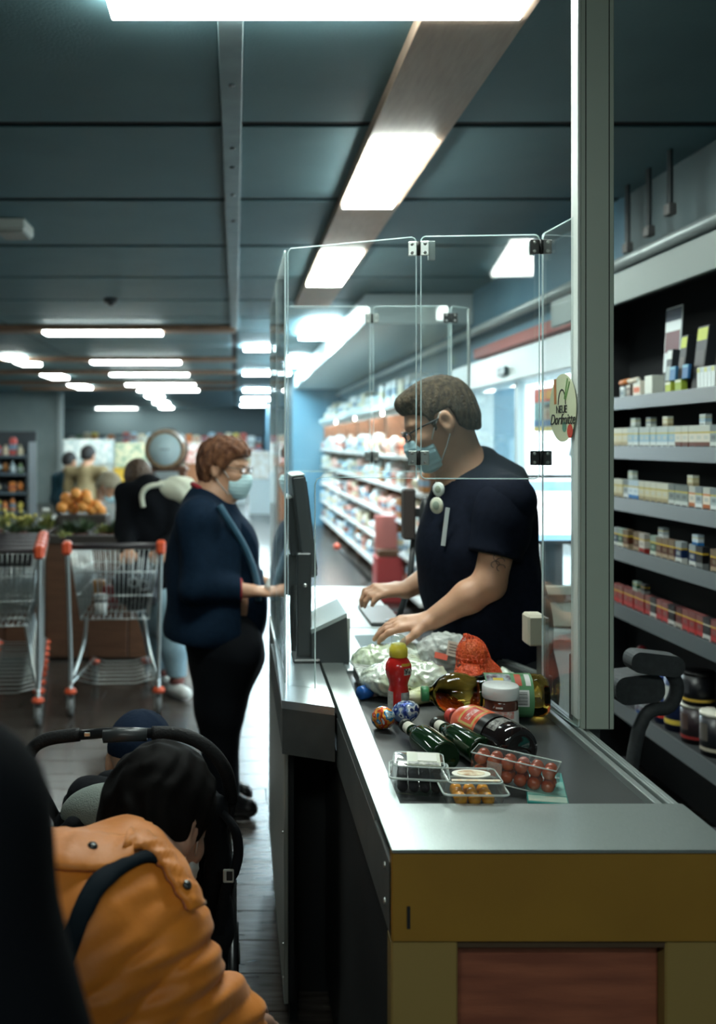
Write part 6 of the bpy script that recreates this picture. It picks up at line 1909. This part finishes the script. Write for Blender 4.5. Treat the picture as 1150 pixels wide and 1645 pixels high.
def jacket_disp(X, Y, Z):
    u = (X - shR.x) * dO.x + (Y - shR.y) * dO.y + (Z - shR.z) * dO.z
    v = (X - shR.x) * .8 + (Z - shR.z) * .3
    near = np.exp(-((X - shR.x - .02) ** 2 + (Y - shR.y) ** 2) / .05)
    w = u * 125 + 14 * v + 1.6 * np.sin(v * 26) + 1.0 * np.sin(u * 31)
    f = 1.2 - 2 * np.abs(np.sin(w * .5)) + .35 * np.sin(u * 210 - 30 * v)
    return (near * .0082 * f * np.clip(u * 14 + .2, .2, 1) + .002 * np.sin(X * 40 + 2 * np.sin(Z * 30)) + 0 * Y).astype(np.float32)
def jacket_clip(X, Y, Z):
    q = op(258, 1350, 1.70)
    return np.maximum(.095 - np.sqrt((X - q.x) ** 2 + (Y - q.y) ** 2 + (Z - q.z) ** 2), .36 - Z)
M_orange = mat('orange_jacket', (.56, .175, .012), .55, col2=(.50, .15, .010), nscale=10, bump=.15, bscale=40, sheen=.15)
jk = T.build('jacket', M_orange, orp, res=.0048, disp=jacket_disp, clip=jacket_clip)
from mathutils.bvhtree import BVHTree
JB = BVHTree.FromPolygons([v.co.copy() for v in jk.data.vertices], [list(p.vertices) for p in jk.data.polygons])
CAMP = Vector((0, 0, CH))
def lay(px, py, lift):
    """point on the jacket cloth below this spot, lifted off the surface"""
    d = (at(px, py, 2.0) - CAMP).normalized()
    h, n, _, _ = JB.ray_cast(CAMP, d)
    if h is None:
        h = at(px, py, 1.55); n = -d
    if n.dot(d) > 0:
        n = -n
    return h + n * lift, n
def cloth_patch(outline_l, outline_r, nu, nv, lift, th, name, m, wav=0.):
    """piece of cloth lying on the jacket between two lines"""
    A = bez([(x, y, 0) for x, y in outline_l], 8); Bv = bez([(x, y, 0) for x, y in outline_r], 8)
    pick = lambda L, t: L[min(int(t * (len(L) - 1) + .5), len(L) - 1)]
    vs = []
    for i in range(nu + 1):
        a, b = pick(A, i / nu), pick(Bv, i / nu)
        for j in range(nv + 1):
            q = a.lerp(b, j / nv)
            p, n = lay(q.x, q.y, lift + wav * math.sin(i * 1.7 + j * 1.1) + .3 * lift * math.sin(PI * j / nv))
            vs.append((p, n))
    N = len(vs)
    pts = [p for p, n in vs] + [p - n * th for p, n in vs]
    fs = []
    for i in range(nu):
        for j in range(nv):
            q = [i * (nv + 1) + j, i * (nv + 1) + j + 1, (i + 1) * (nv + 1) + j + 1, (i + 1) * (nv + 1) + j]
            fs.append(q); fs.append([N + k for k in q[::-1]])
    rim = [j for j in range(nv + 1)] + [i * (nv + 1) + nv for i in range(1, nu + 1)] + [nu * (nv + 1) + j for j in range(nv - 1, -1, -1)] + [i * (nv + 1) for i in range(nu - 1, 0, -1)]
    for k in range(len(rim)):
        a, b = rim[k], rim[(k + 1) % len(rim)]
        fs.append([b, a, N + a, N + b])
    return MB().add(pts, fs, 0, True).build(name, m, orp)
cloth_patch([(70, 1338), (120, 1340), (165, 1346), (208, 1352)], [(76, 1398), (120, 1402), (170, 1402), (214, 1382)], 20, 8, .010, .008, 'yoke_flap', M_orange, .0008)
cloth_patch([(262, 1382), (236, 1372), (205, 1382), (168, 1398), (134, 1430), (100, 1510), (80, 1580)], [(266, 1398), (240, 1388), (215, 1396), (184, 1418), (156, 1452), (126, 1520), (104, 1585)], 28, 4, .010, .007, 'shoulder_strap', mat('strap_navy', (.006, .011, .016), .8, spec=.1), 0)
cloth_patch([(208, 1345), (240, 1352), (268, 1376), (292, 1412), (318, 1446)], [(196, 1372), (228, 1372), (254, 1396), (276, 1432), (296, 1462)], 22, 6, .014, .010, 'collar', M_orange, .0035)
for (px, py, lf) in ((146, 1371, .0105), (291, 1434, .016)):
    p_, n_ = lay(px, py, lf)
    MB().lathe([(.0075, 0), (.008, .003), (.0055, .006)], 14, Matrix.Translation(p_) @ n_.to_track_quat('Z', 'Y').to_matrix().to_4x4()).build('snap_button', mat('snap_metal', (.06, .065, .065), .25, metal=.8), orp)
# open jacket front edge at the right
MB().prism([(0, 0), (.030, -.02), (.034, -.11), (.022, -.19), (.004, -.10)], -.004, .004, 'y', M=Matrix.Translation(op(300, 1445, 1.66)) @ Matrix.Rotation(-.5, 4, 'Z')).build('front_edge', mat('orange_lining', (.40, .10, .02), .6), orp)
Q = SDF()
for sx_, kx in ((-.12, -.55), (.10, -.08)):
    kn = Vector((kx, 1.72, .44 if kx > -.3 else .30)); an = Vector((kx + .02, 1.50, .12))
    Q.chain([pelv + Vector((sx_, .02, -.02)), kn, an], [.13, .085, .06], .05)
Q.build('trousers', mat('dark_trousers', (.012, .014, .018), .7), orp, res=.011)

# ---------------------------------------------------------------- dark coat at the very front left
nr = thing('person', 'blurred person in a black coat in the left foreground', 'person', (-.42, .80, 0))
S = SDF()
HN = Head(Vector((-.42, .82, 1.60)), math.radians(80), .05, 0, 1.05); HN.skin(S)
nb = Vector((-.42, .78, 1.40)); HN.neck(S, nb)
S.chain([nb, (-.42, .78, .9)], [.10, .14], .06)
shr = Vector((-.245, .80, 1.285)); elr = Vector((-.175, .80, 1.00)); wrr = Vector((-.22, 1.0, .82))
shl = Vector((-.60, .80, 1.285)); ell_ = Vector((-.66, .80, 1.0)); wrl = Vector((-.60, 1.0, .9))
S.chain([shr, elr, wrr], [.055, .048, .03], .03); S.chain([shl, ell_, wrl], [.055, .048, .03], .03); S.cone(shr, shl, .06, .06, .05)
hand(S, wrr, (.0, 1, -.4), (0, .3, 1), -1); hand(S, wrl, (.0, 1, -.4), (0, .3, 1), 1)
for x in (-.52, -.32):
    S.chain([(x, .78, .90), (x, .80, .5), (x, .80, .1)], [.11, .07, .05], .04); foot(S, (x, .8, .1), (0, 1, 0))
S.build('body', M_skin, nr, res=.010)
HN.hair(nr, mat('hair_black', (.015, .013, .013), .6), SHORT, .012, res=.008)
T = SDF()
T.chain([nb, (-.42, .78, 1.15), (-.40, .78, .70)], [.11, .19, .22], .07)
T.cone(nb - Vector((0, 0, .06)), shr, .10, .085, .06); T.cone(nb - Vector((0, 0, .06)), shl, .10, .085, .06)
T.chain([shr, elr, elr.lerp(wrr, .9)], [.090, .085, .06], .05); T.chain([shl, ell_, ell_.lerp(wrl, .9)], [.09, .08, .06], .05)
T.build('coat', mat('black_coat', (.0022, .003, .0045), .9, spec=.08), nr, res=.011, disp=wrinkle(.004, 26, 24, 22))
Q = SDF()
for x in (-.52, -.32):
    Q.chain([(x, .78, .80), (x, .80, .5), (x, .80, .08)], [.13, .095, .075], .04)
Q.build('trousers', mat('dark_trousers', (.012, .014, .018), .7), nr, res=.013, clip=lambda X, Y, Z: (.04 - Z) + 0 * X + 0 * Y)
# ================================================================ STROLLER WITH CHILD
M_foam = mat('handle_foam', (.006, .0065, .007), .6, spec=.25, bump=.2, bscale=200)
M_tubeb = mat('stroller_tube', (.018, .019, .021), .3, metal=.4)
M_cloth = mat('stroller_cloth', (.006, .007, .009), .85, spec=.15, bump=.2, bscale=60)
sr = thing('baby_stroller', 'black baby stroller with curved foam handle in the foreground', 'stroller', (-.2, 2.3, 0))
YH = 2.02
hp = bez([at(62, 1262, YH + .10), at(44, 1232, YH + .02), at(52, 1203, YH), at(78, 1187, YH), at(128, 1180, YH)], 6)
MB().tube(hp, .0135, n=12).build('handle_grip', M_foam, sr)
hp2 = bez([at(244, 1178, YH), at(290, 1180, YH), at(332, 1200, YH), at(362, 1238, YH + .01), at(372, 1285, YH + .06)], 6)
MB().tube(hp2, .0145, n=12).build('handle_grip', M_foam, sr)
MB().tube([at(122, 1181, YH), at(186, 1176, YH), at(250, 1178, YH)], .0105, n=12).build('handle_bar', M_tubeb, sr)
MB().tube([at(166, 1183, YH - .012), at(200, 1181, YH - .014), at(236, 1180, YH - .012)], .0135, n=10).build('fold_release', M_dk, sr)
for px in (140, 230):
    MB().box(at(px, 1180, YH - .016) - Vector((.006, .002, .004)), at(px, 1180, YH - .016) + Vector((.006, .002, .004)), bev=.001).build('rivet', M_screw, sr)
for s_, (a, w) in enumerate(((at(62, 1262, YH + .10), -.47), (at(372, 1285, YH + .06), .0))):
    x = a.x
    MB().tube([a, Vector((x + .015 * (1 if s_ == 0 else -1), 2.35, .68)), Vector((x, 2.55, .42)), Vector((x, 2.95, .16))], .012, n=10).build('frame_tube', M_tubeb, sr)
    MB().tube([Vector((x, 2.50, .50)), Vector((x, 2.15, .14))], .012, n=10).build('frame_tube', M_tubeb, sr)
    for y, r in ((2.15, .10), (2.95, .085)):
        w_ = MB().cyl((x - .018, y, r), (x + .018, y, r), r, n=24).build('wheel', M_foam, sr)
        MB().cyl((x - .022, y, r), (x + .022, y, r), r * .35, n=14).build('hub', M_tyre, w_)
xl_, xr_ = at(62, 1262, YH + .10).x + .03, at(372, 1285, YH + .06).x - .03
xm = (xl_ + xr_) / 2
# folded hood: three ribs of cloth
for i, (y, z, h) in enumerate(((2.14, .72, .13), (2.20, .735, .14), (2.27, .745, .14))):
    Hs = SDF()
    for j in range(9):
        a0, a1 = PI * j / 9, PI * (j + 1) / 9
        f = lambda a: Vector((xm + (xr_ - xl_) / 2 * math.cos(a), y + .04 * math.sin(a), z - .02 + h * math.sin(a) ** .8 * .72))
        Hs.cone(f(a0 + .001), f(a1), .020, .020, .02)
    Hs.build('hood_fold', M_cloth, sr, res=.008, disp=wrinkle(.003, 50, 50, 60, i))
Hm = SDF().ell((xm - .055, 2.20, .775), (.12, .06, .072), None, .02)
Hm.build('hood_window', mat('grey_mesh', (.16, .19, .17), .7, bump=.3, bscale=300), sr, res=.008, clip=lambda X, Y, Z: (.77 - Z) + 0 * X + 0 * Y)
bk_ = SDF().chain([(xm - .12, 2.24, .80), (xm - .12, 2.34, .48)], [.05, .05], .03).chain([(xm + .12, 2.24, .80), (xm + .12, 2.34, .48)], [.05, .05], .03).chain([(xm, 2.24, .80), (xm, 2.34, .48)], [.06, .06], .08)
bk_.build('seat_back', M_cloth, sr, res=.010, disp=wrinkle(.003, 40, 40, 40))
MB().box((xl_, 2.32, .40), (xr_, 2.72, .47), bev=.03).build('seat', M_cloth, sr)
MB().box((xl_ + .02, 2.2, .16), (xr_ - .02, 2.75, .30), bev=.04).build('basket', M_cloth, sr)
MB().box((xl_ + .05, 2.72, .22), (xr_ - .05, 2.95, .25), bev=.01).build('footrest', M_dk, sr)
# buckle strap on the right
sg_ = bez([at(352, 1300, 2.02), at(376, 1330, 2.0), at(383, 1365, 2.0), at(377, 1398, 2.0), at(366, 1420, 2.0), at(358, 1450, 2.02), at(352, 1500, 2.05)], 6)
vs, fs = [], []
for p_ in sg_:
    for dx, dy in ((-.010, -.006), (.010, -.006), (.010, .006), (-.010, .006)):
        vs.append(p_ + Vector((dx, dy, 0)))
for i in range(len(sg_) - 1):
    for k in range(4):
        fs.append([4 * i + k, 4 * i + (k + 1) % 4, 4 * i + 4 + (k + 1) % 4, 4 * i + 4 + k])
MB().add(vs, fs, 0, True).build('strap', M_cloth, sr)
c = at(367, 1408, 1.985)
bkl = MB().box(c - Vector((.011, .004, .012)), c + Vector((.011, .004, .014)), bev=.002).build('buckle', mat('buckle_grey', (.42, .43, .40), .35, metal=.3), sr)
MB().box(c - Vector((.004, .006, .006)), c + Vector((.008, .0, .012)), bev=.001).build('buckle_slot', M_black, bkl)
sd = SDF().chain([at(346, 1300, 2.04), at(350, 1400, 2.06), at(352, 1500, 2.08), at(340, 1570, 2.1)], [.030, .026, .028, .03], .02)
sd.build('side_cloth', M_cloth, sr, res=.008, disp=wrinkle(.003, 50, 50, 40))
t = MB().box(at(297, 1208, YH - .022) - Vector((.012, .001, .006)), at(297, 1208, YH - .022) + Vector((.012, .001, .006)), M=None).build('warning_tag', mat('tag_orange', (.42, .20, .10), .5, col2=(.5, .48, .42), nscale=120), sr)

kid = thing('person', 'small child in a dark blue cap sitting in the stroller', 'person', (at(228, 1170, 2.52).x, 2.52, .45))
c = at(226, 1226, 2.55)
S = SDF(); HK = Head(c, math.radians(85), .1, 0, 1.0); HK.skin(S)
nb = c + Vector((0, -.02, -.16)); HK.neck(S, nb, .045, .05)
S.chain([nb, (nb.x, 2.50, .55)], [.075, .10], .05)
for sx_ in (-1, 1):
    sh = nb + Vector((sx_ * .10, 0, -.05)); el = sh + Vector((sx_ * .03, .05, -.13)); wr = el + Vector((-sx_ * .03, .12, .0))
    S.chain([sh, el, wr], [.035, .03, .022], .02); hand(S, wr, (0, 1, -.2), (0, 0, 1), sx_, s=.6)
    S.chain([(nb.x + sx_ * .06, 2.52, .53), (nb.x + sx_ * .08, 2.74, .52), (nb.x + sx_ * .08, 2.82, .34)], [.065, .05, .035], .03)
    S.cone((nb.x + sx_ * .08, 2.82, .33), (nb.x + sx_ * .08, 2.90, .32), .034, .028, .02)
S.build('body', M_skin, kid, res=.008)
K = SDF()
K.ell((-.012, 0, .050), (.104, .084, .088), None, .01)
K.build('cap', mat('navy_cap', (.007, .014, .030), .85, spec=.1, bump=.15, bscale=80), kid, res=.005, M=HK.M, clip=lambda X, Y, Z: (.030 - Z) + 0 * X + 0 * Y, disp=lambda X, Y, Z: (.0022 * np.abs(np.sin(3 * np.arctan2(Y + 0 * X, X + .012 + 0 * Y)))  + 0 * Z).astype(np.float32))
br = [HK.P(.075 + .085 * math.sin(PI * i / 12), -.07 + .14 * i / 12, .034 - .012 * math.sin(PI * i / 12)) for i in range(13)]
bi = [HK.P(.062, -.07 + .14 * i / 12, .038) for i in range(13)]
mbk = MB().add(br + bi + [p_ - Vector((0, 0, .004)) for p_ in br + bi], [[i, i + 1, 14 + i, 13 + i] for i in range(12)] + [[26 + 13 + i, 26 + 14 + i, 26 + i + 1, 26 + i] for i in range(12)] + [[i + 1, i, 26 + i, 26 + i + 1] for i in range(12)], 0, True)
mbk.build('cap_brim', mat('navy_cap', (.012, .022, .045), .7), kid)
T = SDF().chain([nb, (nb.x, 2.50, .55)], [.09, .125], .05)
for sx_ in (-1, 1):
    sh = nb + Vector((sx_ * .10, 0, -.05)); el = sh + Vector((sx_ * .03, .05, -.13)); wr = el + Vector((-sx_ * .03, .12, .0))
    T.chain([sh, el, el.lerp(wr, .85)], [.05, .043, .035], .03)
T.build('jacket', mat('child_jacket', (.03, .035, .045), .75), kid, res=.009, disp=wrinkle(.003, 40, 40, 40))
